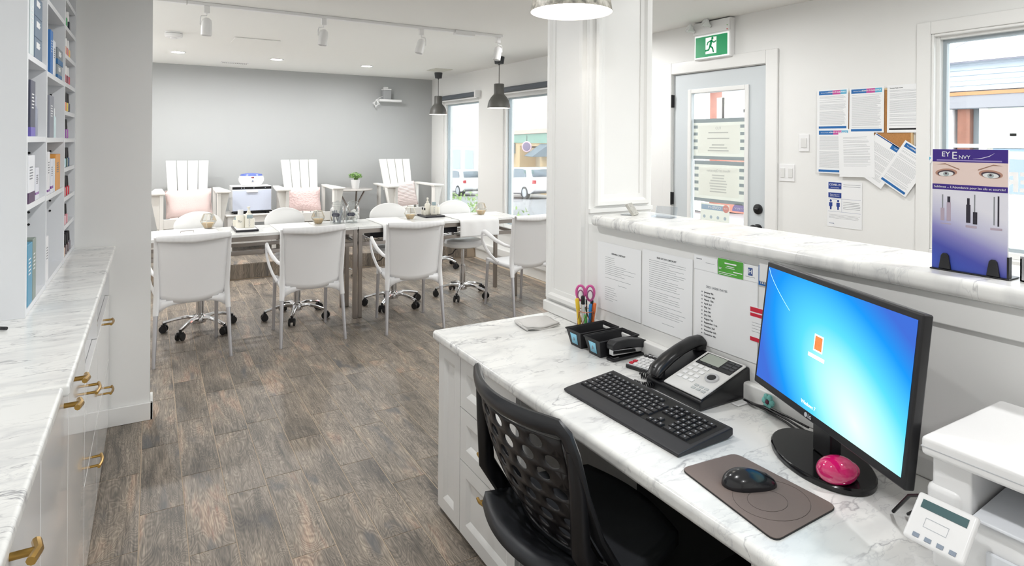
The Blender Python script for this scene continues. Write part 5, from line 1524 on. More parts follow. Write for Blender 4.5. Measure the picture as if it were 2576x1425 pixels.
obj('thumb_grip', MB().ell((-.0235, -.004, .012), .004, .026, .007, 12, 8), BLACKM, ms)

# ---- telephone
ph = thing('desk_phone', 'silver and black desk telephone with its handset on the left', 'telephone', (1.49, 1.355, DZ), R(-90))
# local: x viewer right (-Y), y toward the wall (+X), sloped face
b = MB(); pw_, pd = .105, .115
prof = [(-pd, 0.0), (-pd, .028), (-pd + .01, .034), (pd - .03, .092), (pd - .012, .092), (pd - .005, .0)]
n = len(prof)
def sloped(x0, x1): return MB().add([(x0, y, z) for y, z in prof] + [(x1, y, z) for y, z in prof], [tuple(range(n)), tuple(reversed(range(n, 2 * n)))] + [(i, n + i, n + (i + 1) % n, (i + 1) % n) for i in range(n)])
obj('base', sloped(-.118, .108), BLACK, ph, bevel=.006)
ps = (.092 - .034) / (2 * pd - .04); pa = math.atan(ps)
def pz(y): return .034 + (y + pd - .01) * ps
def onface(nm, x0, y0, x1, y1, m_, h0=.0005, h1=.004, bev=.001, par=None):
    vs = [(x0, y0), (x1, y0), (x1, y1), (x0, y1)]
    b = MB().add([(x, y, pz(y) + h0) for x, y in vs] + [(x, y, pz(y) + h1) for x, y in vs], [(3, 2, 1, 0), (4, 5, 6, 7), (0, 1, 5, 4), (1, 2, 6, 5), (2, 3, 7, 6), (3, 0, 4, 7)])
    return obj(nm, b, m_, par or ph, bevel=bev)
onface('face_plate', -.046, -pd + .006, .107, pd - .028, mat('phone_silver', 'dcdcda', .35), .0005, .0065, .003)
onface('display_bezel', -.034, .018, .100, .078, BLACK, .0066, .0085)
onface('display', -.028, .030, .048, .074, mat('lcd_green', 'a3aaa0', .25), .0086, .0094, 0)
for i in range(4): onface('soft_key', -.030 + i * .021, .0205, -.016 + i * .021, .0255, mat('key_dark', '3a3c40', .4), .0086, .0096, 0)
for i in range(3): onface('memory_key', .056, .036 + i * .014, .078, .044 + i * .014, MATS['key_dark'], .0086, .0096, 0); onface('memory_key', .081, .036 + i * .014, .097, .044 + i * .014, MATS['key_dark'], .0086, .0096, 0)
for r_ in range(4):
    for c_ in range(3): onface('dial_key', -.032 + c_ * .0235, -.0005 - r_ * .0225, -.015 + c_ * .0235, .0125 - r_ * .0225, PLAST, .0066, .0095, .002)
for i in range(2):
    for j in range(3): onface('function_key', .046 + j * .019, -.075 - i * .014, .060 + j * .019, -.066 - i * .014, mat('key_grey', 'b7bbbb', .4), .0066, .0085, .001)
obj('navigation_ring', MB().lathe([(.014, .0), (.021, .0), (.021, .005), (.014, .005), (.014, 0)], 24), CHROME, ph, loc=(.068, -.022, pz(-.022) + .0064), rot=(pa, 0, 0))
obj('navigation_pad', MB().lathe([(0, .006), (.0135, .005), (.0138, 0)], 20), BLACK, ph, loc=(.068, -.022, pz(-.022) + .0064), rot=(pa, 0, 0))
# handset lying on the left side, arched from front to back
hs = [(-.085, -.118, pz(-.112) + .012), (-.085, -.100, pz(-.10) + .026), (-.085, -.055, pz(-.055) + .037), (-.085, .0, pz(.0) + .041), (-.085, .055, pz(.055) + .038), (-.085, .090, pz(.09) + .028), (-.085, .108, pz(.105) + .012)]
obj('handset', MB().tube(hs, [.024, .027, .026, .025, .026, .027, .024], n=14, up=(0, 0, 1), ry=[.012, .018, .018, .017, .018, .018, .012]), mat('handset_black', '151517', .28), ph)
obj('ear_piece', MB().cyl((-.085, .09, pz(.09) + .004), (-.085, .085, pz(.085) + .034), .024, .022, n=18), MATS['handset_black'], ph)
obj('mouth_piece', MB().cyl((-.085, -.098, pz(-.098) + .002), (-.085, -.094, pz(-.094) + .03), .024, .022, n=18), MATS['handset_black'], ph)
cc = []
for i in range(150):
    t = i / 149; a = i * 1.05
    ang_ = 2.6 - t * 4.2
    cx_, cy_ = -.134 + .042 * math.cos(ang_), -.112 + .038 * math.sin(ang_)
    nx, ny = math.cos(ang_), math.sin(ang_)
    cc.append((cx_ + nx * .0085 * math.cos(a), cy_ + ny * .0085 * math.cos(a), .0115 + .0085 * math.sin(a)))
obj('coiled_cord', MB().tube(cc, .0022, n=6), BLACK, ph)

# ---- calculator
ca = thing('calculator', 'small calculator with white and red keys left of the telephone', 'calculator', (1.528, 1.602, DZ), R(-75))
ca.scale = (1.18, 1.12, 1.0)
obj('case', MB().box(-.042, -.088, 0, .042, .088, .014), BLACK, ca, bevel=.004)
obj('front_plate', MB().box(-.039, -.085, .0141, .039, .030, .0155), mat('calc_silver', 'd9dadd', .35), ca)
obj('display', MB().box(-.032, .040, .0141, .032, .064, .0152), mat('lcd_grey', '5d6166', .2), ca)
obj('solar_cell', MB().box(-.010, .072, .0141, .012, .081, .0150), RED, ca)
for r_ in range(5):
    for c_ in range(5):
        mm_ = RED if (r_ in (0, 1) and c_ == 0) else (BLACK if r_ == 4 else PLAST)
        obj('key', MB().box(-.035 + c_ * .0147, -.080 + r_ * .021, .0156, -.0235 + c_ * .0147, -.066 + r_ * .021, .0195), mm_, ca, bevel=.001)

# ---- stapler
sp_ = thing('stapler', 'black stapler in front of the black trays', 'stapler', (1.508, 1.703, DZ), R(2))
obj('base', MB().box(-.095, -.020, 0, .095, .020, .010), BLACK, sp_, bevel=.004)
obj('anvil', MB().box(-.085, -.010, .0101, -.06, .010, .0125), CHROME, sp_)
obj('magazine', MB().add([(x, y, z) for y in (-.0105, .0105) for x, z in ((-.088, .020), (.07, .012), (.07, .028), (-.088, .040))], [(0, 1, 2, 3), (7, 6, 5, 4), (0, 4, 5, 1), (1, 5, 6, 2), (2, 6, 7, 3), (3, 7, 4, 0)]), CHROME, sp_, bevel=.001)
top = [(-.095, .040), (-.097, .060), (-.080, .072), (-.02, .072), (.05, .060), (.090, .044), (.097, .030), (.092, .016), (.05, .028), (-.02, .040)]
b = MB().prism(top, -.0185, .0185); MM = Matrix(((1, 0, 0, 0), (0, 0, 1, 0), (0, 1, 0, 0), (0, 0, 0, 1))); b.v = [MM @ p for p in b.v]
obj('top_arm', b, mat('stapler_black', '1f2023', .35), sp_, bevel=.005)
obj('spring_plate', MB().box(-.09, -.012, .041, -.083, .012, .060), CHROME, sp_)

# ---- two desk trays
def desk_tray(label, x, y):
    t_ = thing('desk_tray', label, 'tray', (x, y, DZ), 0, 'black trays with blue labels')
    w0, d0, w1, d1, h = .155, .066, .185, .092, .062
    q = lambda w, d, z: [(-w / 2, -d / 2, z), (w / 2, -d / 2, z), (w / 2, d / 2, z), (-w / 2, d / 2, z)]
    e = .004
    vs = q(w0, d0, 0) + q(w1, d1, h) + q(w1 - 2 * e, d1 - 2 * e, h) + q(w0 - 2 * e, d0 - 2 * e, .004)
    fs = [(3, 2, 1, 0)] + [(r * 4 + i, r * 4 + (i + 1) % 4, r * 4 + 4 + (i + 1) % 4, r * 4 + 4 + i) for r in range(3) for i in range(4)] + [(12, 13, 14, 15)]
    obj('tub', MB().add(vs, fs), mat('tray_plastic', '1d1d20', .45), t_, bevel=.003)
    obj('rim', MB().tube([(-w1 / 2, -d1 / 2, h), (w1 / 2, -d1 / 2, h), (w1 / 2, d1 / 2, h), (-w1 / 2, d1 / 2, h)], .0035, n=6, closed=True), MATS['tray_plastic'], t_)
    lb = MB(); sx = (w1 - w0) / 2 / h
    for p in ((-.018, .012), (.018, .012), (.020, .052), (-.020, .052)): lb.v.append(Vector((-w0 / 2 - sx * p[1] - .0009, p[0], p[1])))
    lb.f.append((0, 1, 2, 3))
    obj('blue_label', lb, mat('label_blue', '8ecbe4', .6), t_, solid=.0005)
    obj('mark', MB().box(-w0 / 2 - sx * .035 - .0022, -.002, .026, -w0 / 2 - sx * .035 - .0008, .002, .040), INK, t_)
desk_tray('black tray with a blue label nearer the pen cup', 1.479, 1.884)
desk_tray('black tray with a blue label beside the stapler', 1.481, 1.772)

# ---- pen cup
pcx, pcy = 1.525, 1.985
pc_ = thing('pen_cup', 'rose gold wire pen cup standing against the half wall', 'pen cup', (pcx, pcy, DZ))
b = MB(); CR, CH = .034, .098
for z in (.002, CH): b.tube([(CR * math.cos(t * .5236), CR * math.sin(t * .5236), z) for t in range(12)], .0015, n=5, closed=True)
for k in range(6):
    a0 = 2 * math.pi * k / 6; a1 = a0 + math.pi / 6 * 1; a2 = a0 + math.pi / 3
    P_ = lambda a, z: (CR * math.cos(a), CR * math.sin(a), z)
    b.tube([P_(a0, CH), P_(a1, CH * .5), P_(a0, .002)], .0013, n=5); b.tube([P_(a2, CH), P_(a1, CH * .5), P_(a2, .002)], .0013, n=5)
obj('wire_cage', b, mat('rose_gold', 'c98a72', .25, 1.0), pc_)
obj('base_plate', MB().lathe([(0, 0), (CR, 0), (CR, .002), (0, .002)], 18), MATS['rose_gold'], pc_)
def pen(name, label, x, y, lean, h, r, body, capm, cat='pen', caph=.3, chisel=False):
    t_ = thing(name, label, cat, (pcx + x, pcy + y, DZ + .0025), 0, 'pens in the rose gold cup', (R(lean[0]), R(lean[1]), 0))
    obj('barrel', MB().lathe([(0, 0), (r * .7, 0), (r, .006), (r, h * (1 - caph))], 12, cap1=True), body, t_)
    obj('cap', MB().lathe([(r * 1.12, h * (1 - caph)), (r * 1.12, h * .97), (r * .8, h), (0, h)], 12).box(-.0015, r, h * (1 - caph) + .006, .0015, r + .004, h * .96), capm, t_)
YEL = mat('highlighter_yellow', 'f0c93a', .4)
pen('highlighter', 'yellow highlighter in the pen cup', -.017, .014, (0, -7), .145, .0075, YEL, YEL, 'pen', .28)
pen('marker', 'white marker with a black cap in the pen cup', -.004, .010, (2, -3), .155, .0072, PLAST, BLACK, 'pen', .22)
pen('blue_pen', 'blue capped pen in the pen cup', .004, -.012, (4, 2), .125, .0055, mat('pen_blue', '2f86c9', .35), mat('pen_blue', '2f86c9'))
pen('orange_pen', 'orange capped pen in the pen cup', .015, -.016, (4, 5), .128, .0062, mat('pen_orange', 'f0793b', .35), mat('pen_orange', 'f0793b'))
pen('black_pen', 'black pen at the right of the pen cup', .021, .004, (0, 6), .132, .0055, BLACK, BLACK)
pen('green_pen', 'short green pen low in the pen cup', -.012, -.016, (3, -4), .085, .0055, mat('pen_green', '5cb85c', .35), mat('pen_green', '5cb85c'))
sci = thing('scissors', 'scissors with pink handles standing in the pen cup', 'scissors', (pcx + .010, pcy + .018, DZ + .0028), R(-36))
PNK = mat('scissor_pink', 'd95fa3', .4)
for s in (-1, 1):
    lo_ = []
    for i in range(20):
        a = 2 * math.pi * i / 20
        lo_.append((s * .0195 + .0165 * math.cos(a) * (1 + .12 * math.sin(a)), 0, .160 + .030 * math.sin(a)))
    obj('handle_loop', MB().tube(lo_, .0052, n=8, closed=True, up=(0, 1, 0), ry=.0045), PNK, sci)
    lo_ = [(s * .0195 + .0115 * math.cos(2 * math.pi * i / 16), -.003, .152 + .020 * math.sin(2 * math.pi * i / 16)) for i in range(16)]
    obj('inner_loop', MB().tube(lo_, .0028, n=6, closed=True), mat('scissor_mauve', '9c5f86', .5), sci)
    obj('blade', MB().add([(s * .004, s * .001, .0), (s * .010, s * .001, .02), (-s * .012 + s * .02, s * .001, .135), (s * .001, s * .001, .135), (s * .004, s * .0025, .0), (s * .010, s * .0025, .02), (-s * .012 + s * .02, s * .0025, .135), (s * .001, s * .0025, .135)], [(0, 1, 2, 3), (7, 6, 5, 4), (0, 4, 5, 1), (1, 5, 6, 2), (2, 6, 7, 3), (3, 7, 4, 0)]), CHROME, sci)
obj('pivot', MB().cyl((0, -.004, .10), (0, .004, .10), .004, n=10), CHROME, sci)

# ---- folded cloth
clm = mat('cloth_grey', 'd8d6d3', .9, bump=.3, bscale=500)
cl = thing('folded_cloth', 'small grey folded cloth at the far corner of the desk', 'cloth', (1.425, 2.185, DZ), R(-8))
def clf(zo, sh_):
    def fn(u, v):
        a, c = 2 * u - 1, 2 * v - 1
        return (a * .075 + sh_ + .006 * math.sin(c * 3), c * .065 + .008 * math.sin(a * 2.5), zo + .004 * math.sin(a * 3 + c * 2) * (1 - .3 * c) + .004)
    return fn
obj('lower_fold', MB().grid(14, 12, clf(.005, 0)), clm, cl, solid=.005, ang=80)
obj('upper_fold', MB().grid(14, 12, clf(.013, -.004)), clm, cl, solid=.005, ang=80)
obj('fold_edge', MB().tube([(-.078, -.062, .009), (-.082, 0, .010), (-.079, .06, .009)], .0075, n=8), clm, cl)

# ---- cables and teal tag
cab = MB()
for k in range(3):
    cab.tube([(1.545 + .004 * k, 1.235, DZ + .004), (1.548 - .01 * k, 1.21 - .01 * k, DZ + .005 + .004 * k), (1.535 + .006 * k, 1.15, DZ + .010 + .003 * k), (1.52 + .01 * k, 1.07, DZ + .008 + .004 * k), (1.50 + .014 * k, 1.01, DZ + .005 + .006 * k)], .0032, n=6)
tag(obj('cable_bundle', cab, BLACK), 'black cables running from the telephone behind the monitor', 'cable')
tag(obj('cable_clip', MB().box(1.5, 1.215, DZ, 1.545, 1.24, DZ + .006), PLAST, bevel=.003), 'small white plug block beside the black cables', 'plug')
tl = thing('teal_charm', 'small teal knitted charm on the ledge behind the monitor', 'charm', (1.548, 1.150, DZ + .0525 - .052), 0)
b = MB()
for i in range(6): b.ell((0, .012 * math.cos(i * 1.047), .030 + .014 * math.sin(i * 1.047)), .006, .009, .010, 8, 6)
obj('petals', b, mat('teal_yarn', '7fc4bd', .9), tl)
obj('centre', MB().ell((-.005, 0, .030), .005, .006, .006, 8, 6), mat('plum_yarn', '6a3a4d', .9), tl)
obj('stalk', MB().cyl((0, 0, 0), (0, 0, .02), .005, n=8), mat('teal_yarn', '7fc4bd'), tl)

# ---- printer
PR = thing('printer', 'white multifunction printer at the right end of the desk', 'printer', (1.23, .588, DZ))
# local: x into the desk (+X), y negative toward the camera
pl = PLAST
obj('base_body', MB().box(.012, -.39, .004, .305, -.012, .125), pl, PR, bevel=.010, seg=3)
b = MB().box(.012, -.075, .1255, .305, -.012, .2095).box(.012, -.39, .1255, .305, -.33, .2095).box(.22, -.33, .1255, .305, -.075, .2095)
obj('upper_body', b, pl, PR, bevel=.006)
obj('side_bulge', MB().box(.006, -.062, .09, .30, -.004, .160), pl, PR, bevel=.012, seg=3)
obj('paper_slot', MB().box(.03, -.33, .1255, .22, -.0752, .127), mat('slot_dark', '6f7275', .6), PR)
obj('output_tray', MB().add([(.0, -.32, .130), (.0, -.08, .130), (.19, -.08, .150), (.19, -.32, .150), (.0, -.32, .136), (.0, -.08, .136), (.19, -.08, .156), (.19, -.32, .156)], [(3, 2, 1, 0), (4, 5, 6, 7), (0, 1, 5, 4), (1, 2, 6, 5), (2, 3, 7, 6), (3, 0, 4, 7)]), mat('tray_white', 'e6e9ee', .4), PR, bevel=.002)
obj('scanner_lid', MB().box(-.004, -.40, .2100, .315, .0, .245), pl, PR, bevel=.008, seg=3)
obj('lid_seam', MB().box(-.0045, -.398, .2255, .3152, -.0008, .2270), mat('seam_grey', 'c3c6ca', .5), PR)
# control panel leaning out of the front
cpn = obj('control_panel', MB().box(-.048, -.043, -.006, .048, .043, .006), pl, PR, bevel=.006, seg=3, loc=(-.043, -.053, .115), rot=(R(45), 0, R(-90)))
obj('display', MB().box(-.036, .016, .0062, .036, .031, .0072), mat('lcd_teal', '4d6b6e', .2), cpn)
bt = MB()
for i in range(4): bt.box(-.032 + i * .019, -.036, .0062, -.022 + i * .019, -.029, .0075)
obj('buttons', bt, mat('panel_grey', '8a96a6', .4), cpn)
rm = MB().tube([(-.022, -.014, .0064), (.014, -.014, .0064), (.014, .002, .0064), (-.022, .002, .0064)], .0006, n=4, closed=True)
obj('button_outline', rm, mat('outline_grey', 'c9ced4', .5), cpn)
obj('front_drawer', MB().box(.004, -.34, .02, .0118, -.10, .085), mat('tray_white', 'e6e9ee'), PR, bevel=.003)
tag(obj('power_cable', MB().tube([(1.30, .60, DZ + .10), (1.33, .625, DZ + .085), (1.345, .665, DZ + .06), (1.352, .70, DZ + .006)], .0035, n=6).tube([(1.31, .60, DZ + .085), (1.345, .63, DZ + .06), (1.37, .68, DZ + .006)], .003, n=6), BLACK), 'black cable between the monitor and the printer', 'cable')

# ================================================================== COUNTER TOP THINGS
CZ = 1.2225
ds = thing('display_board', 'tall purple cosmetics display board with printed eyes on the counter', 'display board', (1.640, .684, CZ), 0)
ds.matrix_world = Matrix.Translation((1.6335, .6845, CZ)) @ Euler((R(90), 0, R(-90 + 1.5))).to_matrix().to_4x4()
BW, BH = .150, .288
obj('board', MB().box(-BW / 2, 0.003, -.006, BW / 2, BH, 0), mat('board_white', 'eeeef4', .4), ds)
obj('black_base', MB().box(-BW / 2 - .002, 0, -.05, BW / 2 + .006, .003, .008), BLACK, ds, bevel=.001)
for cxp in (-.046, .050):
    pts = [(cxp - .013, .0035), (cxp + .013, .0035), (cxp + .008, .036), (cxp + .004, .041), (cxp - .004, .041), (cxp - .008, .036)]
    obj('black_clip', MB().prism(pts, .0008, .007), mat('clip_black', '1d1d20', .5), ds, bevel=.002)
obj('side_edge', MB().box(BW / 2, .003, -.012, BW / 2 + .004, .05, .003), BLACK, ds)
z1 = .0006
BGM = bpy.data.materials.new('board_blue_print'); BGM.use_nodes = True
nt = BGM.node_tree; b_ = nt.nodes['Principled BSDF']; b_.inputs['Roughness'].default_value = .4
tc = nd(nt, 'ShaderNodeTexCoord'); sx = nd(nt, 'ShaderNodeSeparateXYZ'); nt.links.new(tc.outputs['Object'], sx.inputs[0])
ad_ = nd(nt, 'ShaderNodeMath', operation='MULTIPLY_ADD'); ad_.inputs[1].default_value = .42; nt.links.new(sx.outputs['X'], ad_.inputs[0]); nt.links.new(sx.outputs['Y'], ad_.inputs[2])
nt.links.new(ramp(nt, [(0.0, '3f55b8'), (.035, '4a52ae'), (.075, '8d8ac8'), (.11, 'c9c8e0'), (.16, 'e8e7f0')], ad_.outputs[0]), b_.inputs['Base Color'])
obj('blue_print', MB().quad(-BW / 2, .0032, BW, .197, z1), BGM, ds, smooth=False)
obj('purple_header', MB().quad(-BW / 2, .258, BW, .030, z1), PURPLE, ds, smooth=False)
obj('skin_photo', MB().quad(-BW / 2, .205, BW, .053, z1), mat('skin_print', 'ecd6cd', .5), ds, smooth=False)
obj('purple_band', MB().quad(-BW / 2, .192, BW, .013, z1 + .0002), PURPLE, ds, smooth=False)
text('lettering', 'EY', .0165, (-.047, .276, z1 + .0005), PAPER, ds, bold=.0001)
text('lettering', 'E', .024, (-.029, .273, z1 + .0005), PAPER, ds)
text('lettering', 'NVY', .0120, (-.0085, .2695, z1 + .0005), PAPER, ds)
text('lettering', 'Sublimez ... L\'Abondance pour les cils et sourcils!', .0072, (0, .1985, z1 + .0009), PAPER, ds)
obj('header_line', MB().quad(-.066, .2605, .13, .003, z1 + .0004), mat('header_lilac', '9a8cc4', .5), ds, smooth=False)
obj('swoosh', MB().tube([(.008, .266, z1), (.025, .268, z1), (.040, .273, z1), (.050, .280, z1)], [.0003, .0012, .0012, .0002], n=4), mat('swoosh_lilac', 'cfc6e6', .5), ds)
def ellp(cx_, cy_, rx, ry, rot=0, n_=24):
    return [(cx_ + rx * math.cos(t) * math.cos(rot) - ry * math.sin(t) * math.sin(rot), cy_ + rx * math.cos(t) * math.sin(rot) + ry * math.sin(t) * math.cos(rot)) for t in [2 * math.pi * i / n_ for i in range(n_)]]
for s in (-1, 1):
    ex_ = -.046 if s < 0 else .043
    obj('eye_shadow', MB().poly(ellp(ex_, .2325, .023, .0095, s * -.08), z1 + .0002), mat('shadow_print', 'b98c78', .5), ds, smooth=False)
    obj('eye_liner', MB().poly(ellp(ex_, .231, .0185, .0075, s * -.08), z1 + .0004), mat('liner_print', '4b3a44', .5), ds, smooth=False)
    obj('eye_white', MB().poly(ellp(ex_, .2295, .0155, .0060, s * -.06), z1 + .0006), mat('eye_print', 'e9ebea', .5), ds, smooth=False)
    obj('iris', MB().poly(ellp(ex_, .2295, .0062, .0056), z1 + .0008), mat('iris_print', 'a9b3b3', .5), ds, smooth=False)
    obj('pupil', MB().poly(ellp(ex_, .2305, .0024, .0024), z1 + .0010), mat('liner_print', '4b3a44'), ds, smooth=False)
    obj('eyebrow', MB().poly([(s * .018, .2395), (s * .019, .2425), (s * .048, .2545), (s * .066, .2515), (s * .047, .2520)] if s > 0 else [(s * .018, .2395), (s * .047, .2520), (s * .066, .2515), (s * .048, .2545), (s * .019, .2425)], z1 + .0003), mat('brow_print', 'a07a66', .5), ds, smooth=False)
def wand(nm, x, y0, y1, w, m_): obj(nm, MB().box(x - w / 2, y0, z1, x + w / 2, y1, z1 + .0004), m_, ds, smooth=False)
PN = mat('print_ink', '2a2533', .5); PL_ = mat('print_lilac', 'b9a9b8', .5)
wand('printed_wand', -.053, .118, .148, .008, PL_); wand('printed_wand', -.053, .148, .180, .0022, INK); wand('printed_wand', -.040, .118, .162, .0085, PL_); wand('printed_wand', -.040, .162, .176, .006, PN)
wand('printed_wand', .0, .118, .160, .0085, PN); wand('printed_wand', .0, .160, .175, .005, PN); wand('printed_wand', .0135, .116, .144, .0085, PN); wand('printed_wand', .0125, .144, .184, .0022, INK)
wand('printed_wand', .050, .118, .182, .0022, INK); wand('printed_wand', .058, .116, .184, .0030, PN)
for x in (-.046, .006, .054): wand('printed_caption', x, .110 - (.003 if x > 0 else 0), .112, .022, PL_)

bh = thing('brochure_holder', 'steel holder of brochures at the right edge on the counter', 'holder', (1.700, .545, CZ), 0)
obj('pocket', MB().box(-.055, -.10, 0, -.050, .045, .055).box(-.055, .042, 0, .055, .045, .05).box(-.055, -.10, 0, .055, .045, .003), mat('holder_steel', 'b9babd', .3, .9), bh)
for i in range(5):
    c_ = ('eef0f4', '22307a', 'f1f2f4', 'e8ecf6', '24347f')[i]
    o = thing('brochure', ('white brochure at the front of the steel holder', 'navy brochure second in the steel holder', 'white brochure in the middle of the steel holder', 'pale blue brochure fourth in the steel holder', 'navy brochure at the back of the steel holder')[i], 'brochure', (1.655 + i * .016, .535, CZ + .0035), 0, 'brochures in the steel holder', (0, R(4), 0))
    obj('cover', MB().box(0, -.09, 0, .003, .05, .145), mat('brochure_' + c_, c_, .4), o)
    obj('spine_stripe', MB().box(-.0006, .030, .001, .0036, .0504, .1452), NAVY if i % 2 == 0 else PAPER, o)
def card_holder(label, x, y, rz, m_):
    t_ = thing('card_holder', label, 'card holder', (x, y, CZ), R(rz), 'card holders on the counter')
    obj('back_plate', MB().box(-.045, .02, .003, .045, .0225, .05, Matrix.Rotation(R(-18), 4, 'X')), m_, t_)
    obj('foot_plate', MB().box(-.045, -.02, 0, .045, .03, .0028), m_, t_)
    obj('lip', MB().box(-.045, -.02, .003, .045, -.0178, .014), m_, t_)
card_holder('clear acrylic card holder on the counter nearer the door', 1.765, 1.80, -70, CLEAR)
sh2 = thing('sign_holder', 'small speckled wedge card stand beside the pillar on the counter', 'card holder', (1.715, 1.905, CZ), R(-60))
obj('wedge', MB().box(-.006, -.03, 0, .006, .03, .055, Matrix.Rotation(R(-35), 4, 'Y')), mat('granite', 'b4b2ab', .5, var=.5, vscale=120), sh2, bevel=.001)
obj('clear_plate', MB().box(-.055, -.03, 0, -.004, .03, .002), CLEAR, sh2)

# ================================================================== BLACK OFFICE CHAIR
oc = thing('office_chair', 'black office chair with a perforated back at the desk', 'chair', (1.03, 1.385, 0), R(-90))
# local: x = viewer right when behind (toward -Y), y = forward (+X world), so the back is at y < 0
def bsurf(a, t):
    """a across -1..1, t up 0..1"""
    w = .215 + .020 * math.sin(t * math.pi * .8)
    z = .455 + .395 * t
    y = -.185 - .075 * t ** 1.2 + .070 * a * a + .09 * (1 - t) ** 3
    return Vector((a * w, y + .0, z))
NX, NY = 6, 8
hb = MB(); hb.merge = True
def cell(a0, a1, t0, t1, hole):
    am, tm = (a0 + a1) / 2, (t0 + t1) / 2
    per = []
    for i in range(16):
        q = i / 4.0; e = int(q); f_ = q - e
        c = [(a0, t0), (a1, t0), (a1, t1), (a0, t1), (a0, t0)]
        per.append((c[e][0] + (c[e + 1][0] - c[e][0]) * f_, c[e][1] + (c[e + 1][1] - c[e][1]) * f_))
    vs = [bsurf(*p) for p in per]
    if hole:
        rx = (a1 - a0) * .285; rt = (t1 - t0) * .40
        for i in range(16):
            an = -math.pi * .75 + 2 * math.pi * i / 16
            vs.append(bsurf(am + rx * math.cos(an), tm + rt * math.sin(an)))
        hb.add(vs, [(i, (i + 1) % 16, 16 + (i + 1) % 16, 16 + i) for i in range(16)])
    else:
        vs.append(bsurf(am, tm)); hb.add(vs, [(i, (i + 1) % 16, 16) for i in range(16)])
A0, A1 = -.90, .90; da = (A1 - A0) / NX; dt_ = .86 / NY
for j in range(NY):
    t0 = .06 + j * dt_
    if j % 2 == 0:
        for i in range(NX): cell(A0 + i * da, A0 + (i + 1) * da, t0, t0 + dt_, True)
    else:
        cell(A0, A0 + da / 2, t0, t0 + dt_, False)
        for i in range(NX - 1): cell(A0 + (i + .5) * da, A0 + (i + 1.5) * da, t0, t0 + dt_, True)
        cell(A1 - da / 2, A1, t0, t0 + dt_, False)
CHB = mat('chair_black', '1c191a', .42)
obj('perforated_back', hb, CHB, oc, solid=.005, offs=0, ang=60)
fr = [bsurf(-1, .0), bsurf(-1, .3), bsurf(-1, .6), bsurf(-1, .85), bsurf(-.97, .96)] + [bsurf(-.9 + .15 * i, 1.0) for i in range(13)] + [bsurf(.97, .96), bsurf(1, .85), bsurf(1, .6), bsurf(1, .3), bsurf(1, .0)]
obj('back_frame', MB().tube(fr, .022, n=10, up=(0, 1, 0), ry=.013), mat('chair_frame', '232427', .3), oc)
fr2 = [bsurf(-.95 + .19 * i, .03) for i in range(11)]
obj('lower_frame', MB().tube(fr2, .020, n=10, ry=.014), MATS['chair_frame'], oc)
def ost(u, v):
    a, c = 2 * u - 1, 2 * v - 1
    r_ = max(abs(a), abs(c)); k = 1 / math.sqrt(a * a + c * c) * r_ if r_ > 0 else 1
    k = 1 - (1 - k) * .55
    edge = r_ ** 6
    return (a * k * .235, .01 + c * k * .225, .475 - .045 * (1 - a * a) * (1 - c * c) - .0 * edge + (.05 * max(0, -c - .55) ** 1.2))
obj('seat', MB().grid(20, 20, ost), mat('chair_seat', '2c2e32', .45), oc, solid=.035, ang=70)
for s in (-1, 1):
    obj('back_arm', MB().tube([(s * .215, -.02, .45), (s * .232, -.10, .47), (s * .234, -.155, .56), (s * .236, -.165, .70), (s * .230, -.18, .80)], [.016, .018, .020, .020, .014], n=10, up=(0, 1, 0), ry=[.02, .026, .026, .022, .014]), BLACK, oc)
obj('column', MB().lathe([(.03, .09), (.03, .28), (.02, .285), (.02, .425)], 16), BLACK, oc)
obj('mechanism', MB().box(-.09, -.11, .395, .09, .12, .43), BLACK, oc, bevel=.008)
for k in range(5):
    a = R(72 * k + 18); c, s = math.cos(a), math.sin(a)
    spk = obj('base_spoke', MB().tube([(c * .02, s * .02, .105), (c * .15, s * .15, .095), (c * .27, s * .27, .07)], [.028, .022, .016], n=8, up=(0, 0, 1), ry=[.02, .015, .012]), BLACK, oc)
    obj('caster', MB().cyl((c * .27 - s * .022, s * .27 + c * .022, .030), (c * .27 + s * .022, s * .27 - c * .022, .030), .0298, n=16), RUBBER, spk)
# ================================================================== OUTSIDE
def gz(y): return -.25 - max(0, y - 6) * .058
gm = MB()
NYg = 24
gm.grid(1, NYg, lambda u, v: (XW + .2 + u * 90, -8 + v * 85, gz(-8 + v * 85)))
struct('ground', gm, mat('pavement', 'bdbdbb', .9, var=.1, vscale=2), ang=80)
def slope_strip(name, x0, x1, m_, dz):
    struct(name, MB().grid(1, NYg, lambda u, v: (x0 + u * (x1 - x0), -8 + v * 85, gz(-8 + v * 85) + dz)), m_, solid=.05, ang=80)
slope_strip('road', 8.2, 19.6, mat('asphalt', '9b9c9f', .9, var=.15, vscale=3), .012)

